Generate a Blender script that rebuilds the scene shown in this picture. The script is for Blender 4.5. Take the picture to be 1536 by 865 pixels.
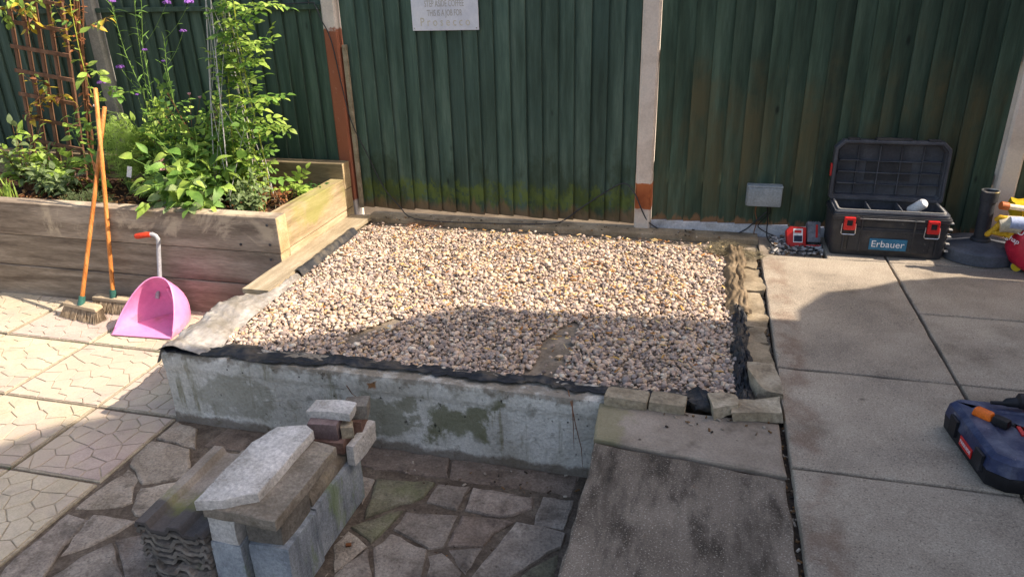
import bpy, bmesh, math, random
import numpy as np
from mathutils import Vector, Matrix, noise as mn
from mathutils.geometry import tessellate_polygon

for o in list(bpy.data.objects): bpy.data.objects.remove(o)
S = bpy.context.scene
COL = S.collection
rad = math.radians
random.seed(7)
NP = np.random.default_rng(11)

# ------------------------------------------------------------------ camera
CAMH = 1.5
F = 1100.0                         # focal length in pixels of the 1536 px wide photograph
PITCH, ROLL, YAW = rad(23.337), rad(-1.578), rad(15.076)
def cam_axes():
    cp, sp = math.cos(PITCH), math.sin(PITCH)
    f = Vector((0, cp, -sp)); u = Vector((0, sp, cp)); r = Vector((1, 0, 0))
    c, s = math.cos(ROLL), math.sin(ROLL)
    r2 = c*r + s*u; u2 = -s*r + c*u
    Rz = Matrix.Rotation(YAW, 3, 'Z')
    return Rz @ r2, Rz @ u2, Rz @ f
CR, CU, CF = cam_axes()
cam = bpy.data.cameras.new('camera'); co = bpy.data.objects.new('camera', cam); COL.objects.link(co)
mw = Matrix.Identity(4)
for i in range(3):
    mw[i][0] = CR[i]; mw[i][1] = CU[i]; mw[i][2] = -CF[i]
mw[2][3] = CAMH
co.matrix_world = mw
cam.sensor_width = 36; cam.lens = F/1536*36; cam.clip_end = 2000; cam.clip_start = .02
S.camera = co

# ------------------------------------------------------------------ sky, sun, exposure
SUN_EL, SUN_OFF = rad(43), rad(5.0)       # elevation; degrees behind the fence line, sun stands over +X
w = bpy.data.worlds.new('World'); S.world = w; w.use_nodes = True
nt = w.node_tree; bg = nt.nodes['Background']
sky = nt.nodes.new('ShaderNodeTexSky'); sky.sky_type = 'NISHITA'; sky.sun_disc = False
sky.sun_elevation = SUN_EL; sky.sun_rotation = rad(90) - SUN_OFF
sky.air_density = 1.0; sky.dust_density = 3.0; sky.ozone_density = 1.0
nt.links.new(sky.outputs[0], bg.inputs[0]); bg.inputs[1].default_value = 0.15
sd = Vector((math.cos(SUN_OFF)*math.cos(SUN_EL), math.sin(SUN_OFF)*math.cos(SUN_EL), math.sin(SUN_EL)))
sl = bpy.data.lights.new('sun', 'SUN'); so = bpy.data.objects.new('sun', sl); COL.objects.link(so)
sl.energy = 4.1; sl.angle = rad(.5); sl.color = (1, .93, .83)
so.rotation_euler = sd.to_track_quat('Z', 'Y').to_euler(); so.location = (6, 4, 8)
S.view_settings.view_transform = 'Standard'; S.view_settings.look = 'None'
S.view_settings.exposure = 1.06; S.view_settings.gamma = 1
S.view_settings.use_white_balance = True; S.view_settings.white_balance_temperature = 7100; S.view_settings.white_balance_tint = 14   # the phone's daylight balance

# ------------------------------------------------------------------ pixel (1536 x 865 photo) -> place
def ray(x, y):
    return CR*((x-768)/F) + CU*(-(y-432.5)/F) + CF
def onz(x, y, z=0.0):
    d = ray(x, y); t = (z-CAMH)/d.z; return Vector((0, 0, CAMH)) + d*t
def ony(x, y, Y):
    d = ray(x, y); t = Y/d.y; return Vector((0, 0, CAMH)) + d*t

# ------------------------------------------------------------------ materials
def lin(c):
    if isinstance(c, str):
        c = c.lstrip('#'); c = [int(c[i:i+2], 16)/255 for i in (0, 2, 4)]
        c = [x/12.92 if x <= .04045 else ((x+.055)/1.055)**2.4 for x in c]
    return (c[0], c[1], c[2], 1)
MATS = {}
def M(name, cols, scale=6, detail=8, rough=.85, bump=.35, bscale=90, bdist=.004, stretch=(1,1,1), var=.12,
      layers=(), spec=.3, metallic=0, fine=.25, coat=0, alpha=1, world=False, translucent=0, attr=None, bump2=0):
    m = bpy.data.materials.new(name); m.use_nodes = True; MATS[name] = m
    t = m.node_tree; N = t.nodes; L = t.links
    p = N['Principled BSDF']
    tc = N.new('ShaderNodeTexCoord'); oi = N.new('ShaderNodeObjectInfo'); geo = N.new('ShaderNodeNewGeometry')
    if world: vec = geo.outputs['Position']
    else:
        mu = N.new('ShaderNodeMath'); mu.operation = 'MULTIPLY'; mu.inputs[1].default_value = 57.3
        L.new(oi.outputs['Random'], mu.inputs[0])
        ad = N.new('ShaderNodeVectorMath'); ad.operation = 'ADD'
        L.new(tc.outputs['Object'], ad.inputs[0]); L.new(mu.outputs[0], ad.inputs[1]); vec = ad.outputs[0]
    def mapped(st):
        if tuple(st) == (1,1,1): return vec
        mp = N.new('ShaderNodeMapping'); mp.inputs['Scale'].default_value = st
        L.new(vec, mp.inputs['Vector']); return mp.outputs[0]
    def nz(sc, st=(1,1,1), det=8, rg=.62, dist=0):
        n = N.new('ShaderNodeTexNoise'); n.inputs['Scale'].default_value = sc; n.inputs['Detail'].default_value = det
        n.inputs['Roughness'].default_value = rg; n.inputs['Distortion'].default_value = dist
        L.new(mapped(st), n.inputs['Vector']); return n.outputs['Fac']
    def mixc(a, b, f, mode='MIX'):
        x = N.new('ShaderNodeMix'); x.data_type = 'RGBA'; x.blend_type = mode
        for s, v in ((6, a), (7, b)):
            if isinstance(v, (tuple, list)): x.inputs[s].default_value = v
            else: L.new(v, x.inputs[s])
        if isinstance(f, (int, float)): x.inputs[0].default_value = f
        else: L.new(f, x.inputs[0])
        return x.outputs[2]
    def rng(v, a, b, c=0, d=1, smooth=True):
        r = N.new('ShaderNodeMapRange'); r.interpolation_type = 'SMOOTHSTEP' if smooth else 'LINEAR'
        L.new(v, r.inputs[0])
        for i, q in enumerate((a, b, c, d)): r.inputs[i+1].default_value = q
        return r.outputs[0]
    def math_(op, a, b):
        x = N.new('ShaderNodeMath'); x.operation = op
        for i, v in enumerate((a, b)):
            if isinstance(v, (int, float)): x.inputs[i].default_value = v
            else: L.new(v, x.inputs[i])
        return x.outputs[0]
    n1 = nz(scale, stretch, detail)
    if attr:
        at = N.new('ShaderNodeAttribute'); at.attribute_name = attr; base = at.outputs['Color']
    elif len(cols) == 1: base = None; bc = lin(cols[0])
    else:
        cr = N.new('ShaderNodeValToRGB'); el = cr.color_ramp.elements
        k = len(cols); lo, hi = .33, .67
        el[0].position = lo; el[0].color = lin(cols[0]); el[1].position = hi; el[1].color = lin(cols[-1])
        for i in range(1, k-1):
            e = el.new(lo+(hi-lo)*i/(k-1)); e.color = lin(cols[i])
        L.new(n1, cr.inputs[0]); base = cr.outputs[0]
    if base is None:
        rgb = N.new('ShaderNodeRGB'); rgb.outputs[0].default_value = bc; base = rgb.outputs[0]
    nf = nz(bscale, stretch, 5, .7)
    if fine:
        f2 = rng(nf, .3, .7, 1-fine, 1+fine, False)
        x = N.new('ShaderNodeVectorMath'); x.operation = 'SCALE'; L.new(base, x.inputs[0]); L.new(f2, x.inputs['Scale']); base = x.outputs[0]
    if var:
        f3 = rng(oi.outputs['Random'], 0, 1, 1-var, 1+var, False)
        x = N.new('ShaderNodeVectorMath'); x.operation = 'SCALE'; L.new(base, x.inputs[0]); L.new(f3, x.inputs['Scale']); base = x.outputs[0]
    sep = None
    for ly in layers:
        mk = None
        if 'scale' in ly:
            if ly.get('kind') == 'voronoi':
                v = N.new('ShaderNodeTexVoronoi'); v.inputs['Scale'].default_value = ly['scale']
                L.new(mapped(ly.get('st', (1,1,1))), v.inputs['Vector']); mk = rng(v.outputs['Distance'], ly['lo'], ly['hi'], 1, 0)
                if 'gate' in ly:
                    wn = N.new('ShaderNodeSeparateColor'); L.new(v.outputs['Color'], wn.inputs[0])
                    mk = math_('MULTIPLY', mk, rng(wn.outputs[0], ly['gate'], ly['gate']+.02))
            else:
                mk = rng(nz(ly['scale'], ly.get('st', (1,1,1)), ly.get('det', 8), .65, ly.get('dist', 0)), ly['lo'], ly['hi'])
        for ax in ('x', 'y', 'z'):
            if ax in ly:                     # soft-edged band in the world axis, edge broken up by noise
                if sep is None:
                    sep = N.new('ShaderNodeSeparateXYZ'); L.new(geo.outputs['Position'], sep.inputs[0])
                a, b, soft, amp = ly[ax]
                nn = nz(ly.get('bn', 14), ly.get('bst', (1,1,1)), 6)
                pz = math_('ADD', sep.outputs[ax.upper()], rng(nn, .25, .75, -amp, amp, False))
                q = math_('MULTIPLY', rng(pz, a-soft, a+soft), rng(pz, b-soft, b+soft, 1, 0))
                mk = q if mk is None else math_('MULTIPLY', mk, q)
        mk = math_('MULTIPLY', mk, ly.get('fac', 1.0))
        base = mixc(base, lin(ly['col']), mk, ly.get('mode', 'MIX'))
    L.new(base, p.inputs['Base Color'])
    p.inputs['Roughness'].default_value = rough; p.inputs['Metallic'].default_value = metallic
    p.inputs['Specular IOR Level'].default_value = spec; p.inputs['Coat Weight'].default_value = coat
    p.inputs['Alpha'].default_value = alpha
    if bump:
        b = N.new('ShaderNodeBump'); b.inputs['Strength'].default_value = bump; b.inputs['Distance'].default_value = bdist
        L.new(nf, b.inputs['Height']); nrm = b.outputs[0]
        if bump2:
            b2 = N.new('ShaderNodeBump'); b2.inputs['Strength'].default_value = bump2; b2.inputs['Distance'].default_value = .02
            L.new(n1, b2.inputs['Height']); L.new(nrm, b2.inputs['Normal']); nrm = b2.outputs[0]
        L.new(nrm, p.inputs['Normal'])
    if translucent:
        tr = N.new('ShaderNodeBsdfTranslucent'); L.new(base, tr.inputs[0])
        ms = N.new('ShaderNodeMixShader'); ms.inputs[0].default_value = translucent
        L.new(p.outputs[0], ms.inputs[1]); L.new(tr.outputs[0], ms.inputs[2])
        L.new(ms.outputs[0], N['Material Output'].inputs[0])
    return m

GRN = ['#304338', '#41564a', '#54685b']
bare = dict(col='#80664a', z=(-1, .10, .03, .06), bn=7, bst=(2.2,2.2,.8), fac=.8)
bare_l = dict(col='#5d6d2c', z=(.11, .235, .03, .07), bn=11, bst=(2,2,1), scale=22, lo=.34, hi=.52, fac=.8)
FST = (9, 9, .9)
knots = dict(col='#101a14', kind='voronoi', scale=3.4, lo=.03, hi=.13, gate=.55, st=(2.4,2.4,1), fac=.8)
M('fence_mid', GRN, scale=1.6, stretch=FST, rough=.8, bump=.6, bscale=9, var=.22, fine=.16, bdist=.003,
  layers=(dict(col='#415a52', scale=1.3, lo=.45, hi=.75, fac=.5), knots, bare_l, bare,
          dict(col='#233018', z=(.02,.40,.1,.12), scale=5, lo=.45, hi=.62, st=(1,1,.5), fac=.55)))
M('fence_right', ['#27392d', '#364a3c', '#475b4c'], scale=1.6, stretch=FST, rough=.8, bump=.6, bscale=9, var=.24, fine=.18, bdist=.003,
  layers=(dict(col='#565036', z=(.05, .85, .25, .35), scale=2.6, lo=.38, hi=.64, st=(1.6,1.6,.35), bn=4, fac=.75), knots,
          dict(col='#8a6648', z=(-1, .085, .015, .06), bn=7, bst=(2.2,2.2,.6), fac=.8)))
M('fence_left', ['#2b3e33', '#3c5043', '#4d6053'], scale=1.6, stretch=FST, rough=.8, bump=.5, bscale=9, var=.14, fine=.15, layers=(knots,), bdist=.003)
conc = ['#bdb1a2', '#d0c4b5', '#dbd1c3']
def rust(a, b, soft=.006, amp=.02, col='#8f4a2a'):
    return dict(col=col, z=(a, b, soft, amp), bn=20, fac=.93)
grime = dict(col='#8a8275', scale=5, lo=.5, hi=.8, fac=.45)
M('post_plain', conc, scale=5, rough=.9, bump=.3, fine=.1, var=.05, layers=(grime,))
M('post_mid', conc, scale=5, rough=.9, bump=.3, fine=.1, var=0, layers=(grime, rust(.136, .298, .004, .008, '#a8571f'), dict(col='#7c3c22', z=(.13,.26,.05,.03), scale=12, lo=.35, hi=.6, fac=.7)))
M('post_left', conc, scale=5, rough=.9, bump=.3, fine=.12, var=0, layers=(grime, rust(.10, 1.20, .012, .03), dict(col='#b98a70', scale=30, lo=.62, hi=.72, z=(.1,1.2,.02,.03), fac=.6)))
M('post_grey', ['#77766f', '#8a887f', '#9a978c'], scale=5, rough=.9, bump=.3, var=0, layers=(grime,))
M('gravel_board', ['#9fa3a8', '#b4b6b8', '#c2c2c0'], scale=7, rough=.9, bump=.5, layers=(dict(col='#3b3b3a', scale=45, lo=.66, hi=.7, fac=.8), dict(col='#6d6557', scale=4, lo=.5, hi=.7, fac=.6)))
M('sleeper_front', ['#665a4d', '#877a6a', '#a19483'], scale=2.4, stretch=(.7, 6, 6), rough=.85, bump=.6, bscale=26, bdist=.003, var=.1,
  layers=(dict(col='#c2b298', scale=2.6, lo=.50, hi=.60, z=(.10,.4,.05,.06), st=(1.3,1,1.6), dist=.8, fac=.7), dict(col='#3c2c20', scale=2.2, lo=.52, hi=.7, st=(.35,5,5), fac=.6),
          dict(col='#6e5346', x=(-2.75,-2.2,.2,.05), z=(-.4,-.12,.03,.02), fac=.45)))  # low reddish tint puts the pink dustpan's bounce light into the colour
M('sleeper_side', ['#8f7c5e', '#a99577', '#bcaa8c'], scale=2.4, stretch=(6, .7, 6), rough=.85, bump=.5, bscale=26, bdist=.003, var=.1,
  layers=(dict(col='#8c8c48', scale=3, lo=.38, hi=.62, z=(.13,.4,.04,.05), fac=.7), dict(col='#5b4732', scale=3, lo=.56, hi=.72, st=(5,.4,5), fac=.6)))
M('sleeper_back', ['#5d5340', '#776a52', '#8a7c62'], scale=2.4, stretch=(.7, 6, 6), rough=.9, bump=.5, bscale=26, var=.1)
M('end_grain', ['#97825f', '#ab9672', '#bba886'], scale=12, rough=.9, bump=.4)
M('soil', ['#2c1d14', '#3d2a1d', '#4b3526'], scale=20, rough=.95, bump=1, bscale=60, bdist=.01)
M('bark', ['#4a2e1c', '#6b4529', '#84603c'], scale=30, rough=.9, bump=.4, attr='Col', var=0)
M('slab_left', ['#a89b83', '#b8ab93', '#c4b8a2'], scale=3.5, rough=.9, bump=.6, bscale=130, var=.05, fine=.16, layers=(
   dict(col='#ac9a90', scale=1.6, lo=.45, hi=.6, fac=.6), dict(col='#6f6653', scale=7, lo=.5, hi=.75, fac=.5), dict(col='#4b463a', scale=60, lo=.66, hi=.74, fac=.5)))
M('slab_pink', ['#a29086', '#b09e92', '#baa89c'], scale=3.5, rough=.9, bump=.6, bscale=130, var=.05, fine=.16, layers=(
   dict(col='#b8ab93', scale=1.8, lo=.45, hi=.62, fac=.6), dict(col='#6f6653', scale=9, lo=.58, hi=.8, fac=.5)))
M('groove', ['#857b68', '#978d79', '#a59b87'], scale=20, rough=.95, bump=.5)
M('crazy_joint', ['#52473c', '#665a4d', '#7a6e60'], scale=14, rough=.95, bump=1, bscale=90, bdist=.01, fine=.4)
M('joint_dirt', ['#2f261e', '#44382c', '#564838'], scale=25, rough=.95, bump=1, bscale=120, bdist=.008)
M('patio_slab', ['#8e8476', '#a29685', '#b0a593'], scale=2.2, rough=.9, bump=1, bscale=170, bdist=.005, var=.05, fine=.42, layers=(
   dict(col='#554b3e', scale=2.4, lo=.48, hi=.74, fac=.6), dict(col='#cdc2ae', scale=140, lo=.58, hi=.68, det=3, fac=.5),
   dict(col='#453d33', scale=125, lo=.60, hi=.68, det=3, fac=.6), dict(col='#3c352d', kind='voronoi', scale=4.5, lo=.02, hi=.07, gate=.55, fac=.6),
   dict(col='#6b4a36', x=(.36,.46,.03,.03), scale=5, lo=.42, hi=.6, fac=.45), dict(col='#cfc8bc', scale=7, lo=.68, hi=.76, fac=.35)), world=True)
M('mossy_slab', ['#655b4f', '#7b7063', '#8f8475'], scale=2.6, rough=.9, bump=.9, bscale=190, bdist=.004, var=.03, fine=.3, layers=(
   dict(col='#332c24', scale=5.5, lo=.46, hi=.66, st=(1.6,.6,1), fac=.8), dict(col='#c6bdab', scale=170, lo=.57, hi=.67, det=3, fac=.6),
   dict(col='#262019', scale=3, lo=.48, hi=.66, st=(2.0,.45,1), fac=.6), dict(col='#8a6236', scale=4, lo=.66, hi=.76, fac=.5), dict(col='#d8d4cc', scale=6, lo=.7, hi=.76, st=(2,.6,1), fac=.5)), world=True)
M('back_slab', ['#7a6f61', '#8d8172', '#9d9182'], scale=3, rough=.9, bump=.7, bscale=160, bdist=.003, fine=.25, layers=(
   dict(col='#40362b', scale=5, lo=.52, hi=.7, fac=.7), dict(col='#7d7a50', x=(-.4,-.2,.03,.05), fac=.5), dict(col='#2a241d', kind='voronoi', scale=16, lo=.05, hi=.14, gate=.72, fac=.8)), world=True)
crz = lambda n, c, ly=(): M(n, c, scale=7, rough=.9, bump=1, bscale=100, bdist=.008, var=.12, fine=.38, bump2=.8, layers=(dict(col='#3a3129', scale=9, lo=.48, hi=.72, fac=.7), dict(col='#b3a99b', scale=12, lo=.6, hi=.72, fac=.35), dict(col='#2e2821', scale=70, lo=.6, hi=.68, fac=.5))+tuple(ly))
crz('stone_grey', ['#746a60', '#8e8376', '#a69b8d']); crz('stone_buff', ['#857a6a', '#9a8e7e', '#aa9f8f'])
crz('stone_green', ['#655f4e', '#7a7560', '#8d8872'], (dict(col='#767c50', scale=5, lo=.45, hi=.7, fac=.5),))
crz('stone_brown', ['#6b5d50', '#7f7063', '#928375']); crz('stone_red', ['#786a5e', '#8c7e71', '#a19486'])
M('painted_wall', ['#b6b2a6', '#cdcabf', '#dddad1'], scale=3.2, rough=.85, bump=1, bscale=70, bdist=.009, var=0, fine=.24, bump2=.6, world=True, layers=(
   dict(col='#948c70', scale=2.6, lo=.46, hi=.72, st=(1,1,.7), fac=.4), dict(col='#6b6858', scale=11, lo=.56, hi=.68, fac=.55), dict(col='#4a473e', scale=55, lo=.62, hi=.70, fac=.7), dict(col='#dedbd2', scale=6, lo=.6, hi=.7, fac=.6),
   dict(col='#66602f', scale=7, lo=.56, hi=.7, st=(2.4,1,.3), z=(-.3,.02,.06,.05), fac=.6),
   dict(col='#6a6b4c', x=(-.98,-.74,.02,.10), z=(-.26,-.10,.02,.07), bn=9, fac=.85), dict(col='#7d7c66', x=(-1.32,-1.1,.02,.12), z=(-.27,-.09,.02,.08), bn=8, fac=.75), dict(col='#83806c', x=(-2.1,-1.7,.04,.16), z=(-.27,-.12,.02,.10), bn=7, fac=.6),
   dict(col='#8b5a28', x=(-1.265,-1.235,.006,.02), z=(-.06,-.03,.006,.015), fac=.9),
   dict(col='#25241f', scale=16, lo=.63, hi=.69, st=(1,1,.8), fac=.9), dict(col='#1c1b18', kind='voronoi', scale=26, lo=.06, hi=.16, gate=.8, fac=.9), dict(col='#5a4a38', z=(-.40,-.315,.012,.02), fac=.75),
   dict(col='#6a5d4a', z=(-.02,.1,.012,.03), scale=8, lo=.35, hi=.55, fac=.75)))
M('coping', ['#83765f', '#968971', '#a89b84'], scale=5, rough=.9, bump=.5, stretch=(5,.8,5), layers=(dict(col='#8a7c66', scale=5, lo=.5, hi=.7, fac=.6),))
M('kerb_stone', ['#776a55', '#8d7f68', '#a0927b'], scale=8, rough=.9, bump=.7, bscale=110, layers=(dict(col='#5b4c3a', scale=7, lo=.5, hi=.7, fac=.6),))
M('sandstone', ['#8a7c66', '#a3957d', '#b9ac95'], scale=9, rough=.9, bump=1, bscale=70, bdist=.009, var=.08, fine=.3, layers=(dict(col='#6a5f50', scale=12, lo=.52, hi=.7, fac=.6),))
M('pebble', ['#888888'], attr='Col', rough=.8, bump=.4, bscale=200, bdist=.002, fine=.14, var=0)
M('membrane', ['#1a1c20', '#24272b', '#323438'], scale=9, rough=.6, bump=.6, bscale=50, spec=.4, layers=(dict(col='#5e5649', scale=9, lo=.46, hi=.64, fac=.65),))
M('membrane_dusty', ['#6b665d', '#86817a', '#a5a19a'], scale=7, rough=.30, bump=.6, bscale=34, spec=.6, stretch=(1.6,.6,1), layers=(dict(col='#5d5140', scale=5, lo=.5, hi=.7, fac=.6),))
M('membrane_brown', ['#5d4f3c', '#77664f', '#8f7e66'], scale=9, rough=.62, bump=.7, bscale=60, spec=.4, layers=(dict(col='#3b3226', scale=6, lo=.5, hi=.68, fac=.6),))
M('membrane_bed', ['#655b4e', '#7a6f60', '#908474'], scale=12, rough=.8, bump=.8, bscale=70)
M('chip', ['#888888'], attr='Col', rough=.9, bump=.2, var=0)
M('straw', ['#6b6048', '#8b8066', '#a39a80'], rough=.95, bump=0)
M('timber_orange', ['#a8622c', '#c07a3c', '#d09458'], scale=5, stretch=(6,6,.5), rough=.6, bump=.4, fine=.3, bscale=40, layers=(dict(col='#7a4420', scale=6, lo=.54, hi=.66, st=(2,2,.8), fac=.6), dict(col='#dcb98c', scale=9, lo=.62, hi=.7, fac=.6)))  # dark and pale patches: wear plus leaf dapple put into the colour
M('broom_wood', ['#94836a', '#a8977c', '#b8a88e'], scale=8, stretch=(.5,5,5), rough=.9, bump=.4)
M('bristle', ['#6f5f4a', '#91806a', '#ad9c84'], scale=60, rough=.9, bump=0, stretch=(1,1,.05))
M('teal_plastic', ['#2c5a50', '#346459'], rough=.5, bump=.1)
M('pink_plastic', ['#d97fae', '#e08cb8', '#e596bf'], scale=5, rough=.38, bump=.12, bscale=40, spec=.5, var=0, fine=.05, layers=(dict(col='#b57a74', scale=6, lo=.5, hi=.7, z=(-.4,-.30,.02,.03), fac=.75), dict(col='#f0bcd6', scale=14, lo=.62, hi=.74, fac=.45), dict(col='#a8688a', scale=9, lo=.58, hi=.72, fac=.45), dict(col='#8a5a68', scale=60, lo=.66, hi=.72, fac=.4)))
M('grey_tube', ['#8d8f92', '#a4a6a8'], rough=.45, bump=.1, spec=.5); M('red_grip', ['#b8321c', '#cf4427'], rough=.5, bump=.2)
M('tool_black', ['#222326', '#2e2f32', '#3c3c3e'], scale=6, rough=.55, bump=.25, bscale=160, spec=.4, layers=(dict(col='#6a6358', scale=5, lo=.5, hi=.75, fac=.45), dict(col='#8b8578', scale=25, lo=.64, hi=.72, fac=.35)))
M('tool_lid', ['#36383e', '#43464c', '#54575c'], scale=6, rough=.5, bump=.15, spec=.4, layers=(dict(col='#6f6e70', scale=20, lo=.64, hi=.74, fac=.35),))
M('tool_grey', ['#8c8a86', '#a3a19c'], rough=.5, bump=.1); M('tool_red', ['#b51c1c', '#cc2a26'], rough=.4, bump=.05, spec=.5)
M('chrome', ['#b8b8b8', '#cfcfcf'], rough=.3, metallic=.9, bump=0); M('label_blue', ['#27627f', '#2f7090'], rough=.5, bump=.05)
M('white_paint', ['#d2d2d2', '#e2e2e2'], rough=.6, bump=.05, fine=.05); M('paper', ['#c8c8c6', '#dededc'], rough=.8, bump=.3)
M('charger_red', ['#b3201a', '#c72a22'], rough=.45, bump=.1); M('battery_grey', ['#4b4d52', '#5e6066', '#74767c'], scale=20, rough=.6, bump=.3)
M('black_rubber', ['#121212', '#1c1c1c'], rough=.6, bump=.1, spec=.3); M('screen_dark', ['#14192a', '#1b2136'], rough=.4, bump=0)
M('socket_grey', ['#6c7880', '#7b878d', '#8a959a'], scale=8, rough=.4, bump=.1, spec=.5); M('base_grey', ['#4a4d54', '#565a61', '#646870'], scale=8, rough=.7, bump=.3, layers=(dict(col='#8f8e8c', scale=16, lo=.62, hi=.74, fac=.4),))
M('base_dark', ['#2c2e32', '#3a3c40'], rough=.6, bump=.15)
M('bag_red', ['#b01c34', '#c4243c', '#cf3148'], scale=5, rough=.35, bump=.3, bscale=16, bdist=.02, spec=.5); M('bag_yellow', ['#b99a1c', '#d2b22a'], scale=5, rough=.4, bump=.3, bscale=16, bdist=.02)
M('glove_yellow', ['#b3881a', '#cc9f24', '#d9b245'], scale=14, rough=.6, bump=.4); M('glove_cloth', ['#b8ad92', '#cfc6ae'], scale=20, rough=.9, bump=.5); M('glove_blue', ['#8e9cc0', '#b0bbd4'], rough=.6, bump=.3)
M('wood_handle', ['#a8582c', '#bd6a38'], rough=.6, bump=.2); M('cream_pole', ['#cfc2a0', '#dccfae'], rough=.6, bump=.1)
M('case_blue', ['#1a2440', '#202c4c', '#2a3758'], scale=5, rough=.45, bump=.35, bscale=150, spec=.45, layers=(dict(col='#7d8290', scale=6, lo=.5, hi=.72, fac=.5), dict(col='#a5a6a8', scale=30, lo=.64, hi=.7, fac=.4),))
M('case_black', ['#101114', '#1a1b1f', '#26272b'], scale=7, rough=.55, bump=.3, layers=(dict(col='#55555a', scale=9, lo=.58, hi=.75, fac=.4),)); M('tool_orange', ['#c85a18', '#dc6c22'], rough=.45, bump=.1)
M('tile', ['#7a7164', '#91877a', '#a2988a'], scale=6, rough=.9, bump=.8, bscale=110, bdist=.004, var=.12, layers=(dict(col='#2d2d33', y=(1.40,1.62,.02,.02), fac=.75), dict(col='#6c7038', y=(1.60,1.68,.03,.03), scale=7, lo=.42, hi=.6, fac=.7)))
M('tile_old', ['#56524c', '#726c64', '#8a8278'], scale=14, rough=.9, bump=1, bscale=80, bdist=.006, var=.2, layers=(dict(col='#7d5f50', scale=9, lo=.6, hi=.72, fac=.5), dict(col='#8e8e92', scale=11, lo=.64, hi=.74, fac=.5), dict(col='#55602c', scale=6, lo=.62, hi=.75, fac=.5)))
M('broken_slab', ['#a09b92', '#bab6ae', '#cfcbc4'], scale=8, rough=.9, bump=1, bscale=80, bdist=.007, var=.05, fine=.34, layers=(dict(col='#857c6c', scale=9, lo=.55, hi=.72, fac=.6), dict(col='#3c372f', kind='voronoi', scale=24, lo=.04, hi=.12, gate=.75, fac=.8)))
M('slab_buff', ['#6f6659', '#857c6e', '#9b9183'], scale=8, rough=.9, bump=1, bscale=80, bdist=.007, var=.05, fine=.34, layers=(dict(col='#5d5140', scale=9, lo=.52, hi=.72, fac=.6), dict(col='#8a7b4a', scale=4, lo=.58, hi=.72, fac=.4)))
M('block', ['#7c848a', '#959ca0', '#aab0b2'], scale=5, rough=.95, bump=1, bscale=100, bdist=.006, var=.06, fine=.3, layers=(dict(col='#39424c', scale=3, lo=.46, hi=.62, st=(3,5,.6), fac=.4), dict(col='#c3c8c8', scale=3.4, lo=.56, hi=.66, st=(3,5,.5), fac=.35), dict(col='#6f8448', scale=4, lo=.5, hi=.64, st=(1,2,.8), fac=.6)))
M('sett', ['#625c54', '#7c766c', '#938c80'], scale=9, rough=.9, bump=1, bscale=90, bdist=.007, var=.12, fine=.34, layers=(dict(col='#6f6a3c', scale=5, lo=.56, hi=.7, fac=.5),))
M('brick_purple', ['#6f5e5c', '#84716d', '#94827c'], scale=9, rough=.92, bump=.8, bscale=90); M('brick_red', ['#5f463c', '#705549', '#8a7066'], scale=9, rough=.92, bump=.8, bscale=90, layers=(dict(col='#a08a76', scale=6, lo=.5, hi=.65, fac=.7),))
M('caster_brick', ['#7a4a38', '#8f5a45', '#a06a52'], scale=6, rough=.9, bump=.4); M('roof_tile', ['#4a3a34', '#5c4a42'], scale=8, rough=.9, bump=.4)
M('trellis_brown', ['#5a4030', '#6f503c', '#82624c'], scale=3, stretch=(6,6,.6), rough=.85, bump=.4)
M('wire', ['#a8a6a4', '#c2c0bc'], rough=.5, metallic=0, bump=0); M('sign_white', ['#c2c6ce', '#d2d5da', '#dcdee0'], scale=6, rough=.6, bump=.1, fine=.06, layers=(dict(col='#9b9170', scale=9, lo=.6, hi=.76, fac=.35),))
M('engrave', ['#9a9890', '#adaba2'], rough=.8, bump=0); M('engrave_cream', ['#b3ae9c', '#bfbaa8'], rough=.8, bump=0)
def leafmat(n, cols, tl=.35): M(n, cols, scale=14, rough=.5, bump=.15, var=.28, spec=.35, translucent=tl, fine=.15)
leafmat('leaf_green', ['#557c36', '#699040', '#7da250'], .4); leafmat('leaf_lime', ['#86a648', '#9bb854', '#b2c866'], .42)
leafmat('leaf_dark', ['#3a5e30', '#4a7038', '#5c8044'], .38); leafmat('leaf_grey', ['#6d8050', '#7d9060', '#90a072'])
leafmat('leaf_yellow', ['#a39430', '#bba63c', '#a8783a']); leafmat('leaf_dry', ['#6d3e22', '#8a5530', '#a06c40'], .2); leafmat('feather', ['#8aa850', '#9cb85c', '#b0c870'], .45)
M('stem_green', ['#5f7f38', '#74934a'], rough=.6, bump=.1); M('stem_brown', ['#6b4a34', '#80583c'], rough=.8, bump=.3); M('stem_yellow', ['#9aa03c', '#aab04a'], rough=.6, bump=.1)
M('petal_purple', ['#7b4aa0', '#9462b4', '#a878c4'], rough=.7, bump=.1, translucent=.2, fine=.1); M('petal_pink', ['#c48a94', '#dcb0b4'], rough=.7, bump=.1, translucent=.2); M('petal_white', ['#d8d4d0', '#e6e2de'], rough=.7, bump=.05, translucent=.2, fine=.05)
M('ground_dirt', ['#4b4033', '#5c5040', '#6c604e'], scale=4, rough=.95, bump=.8, world=True)

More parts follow.
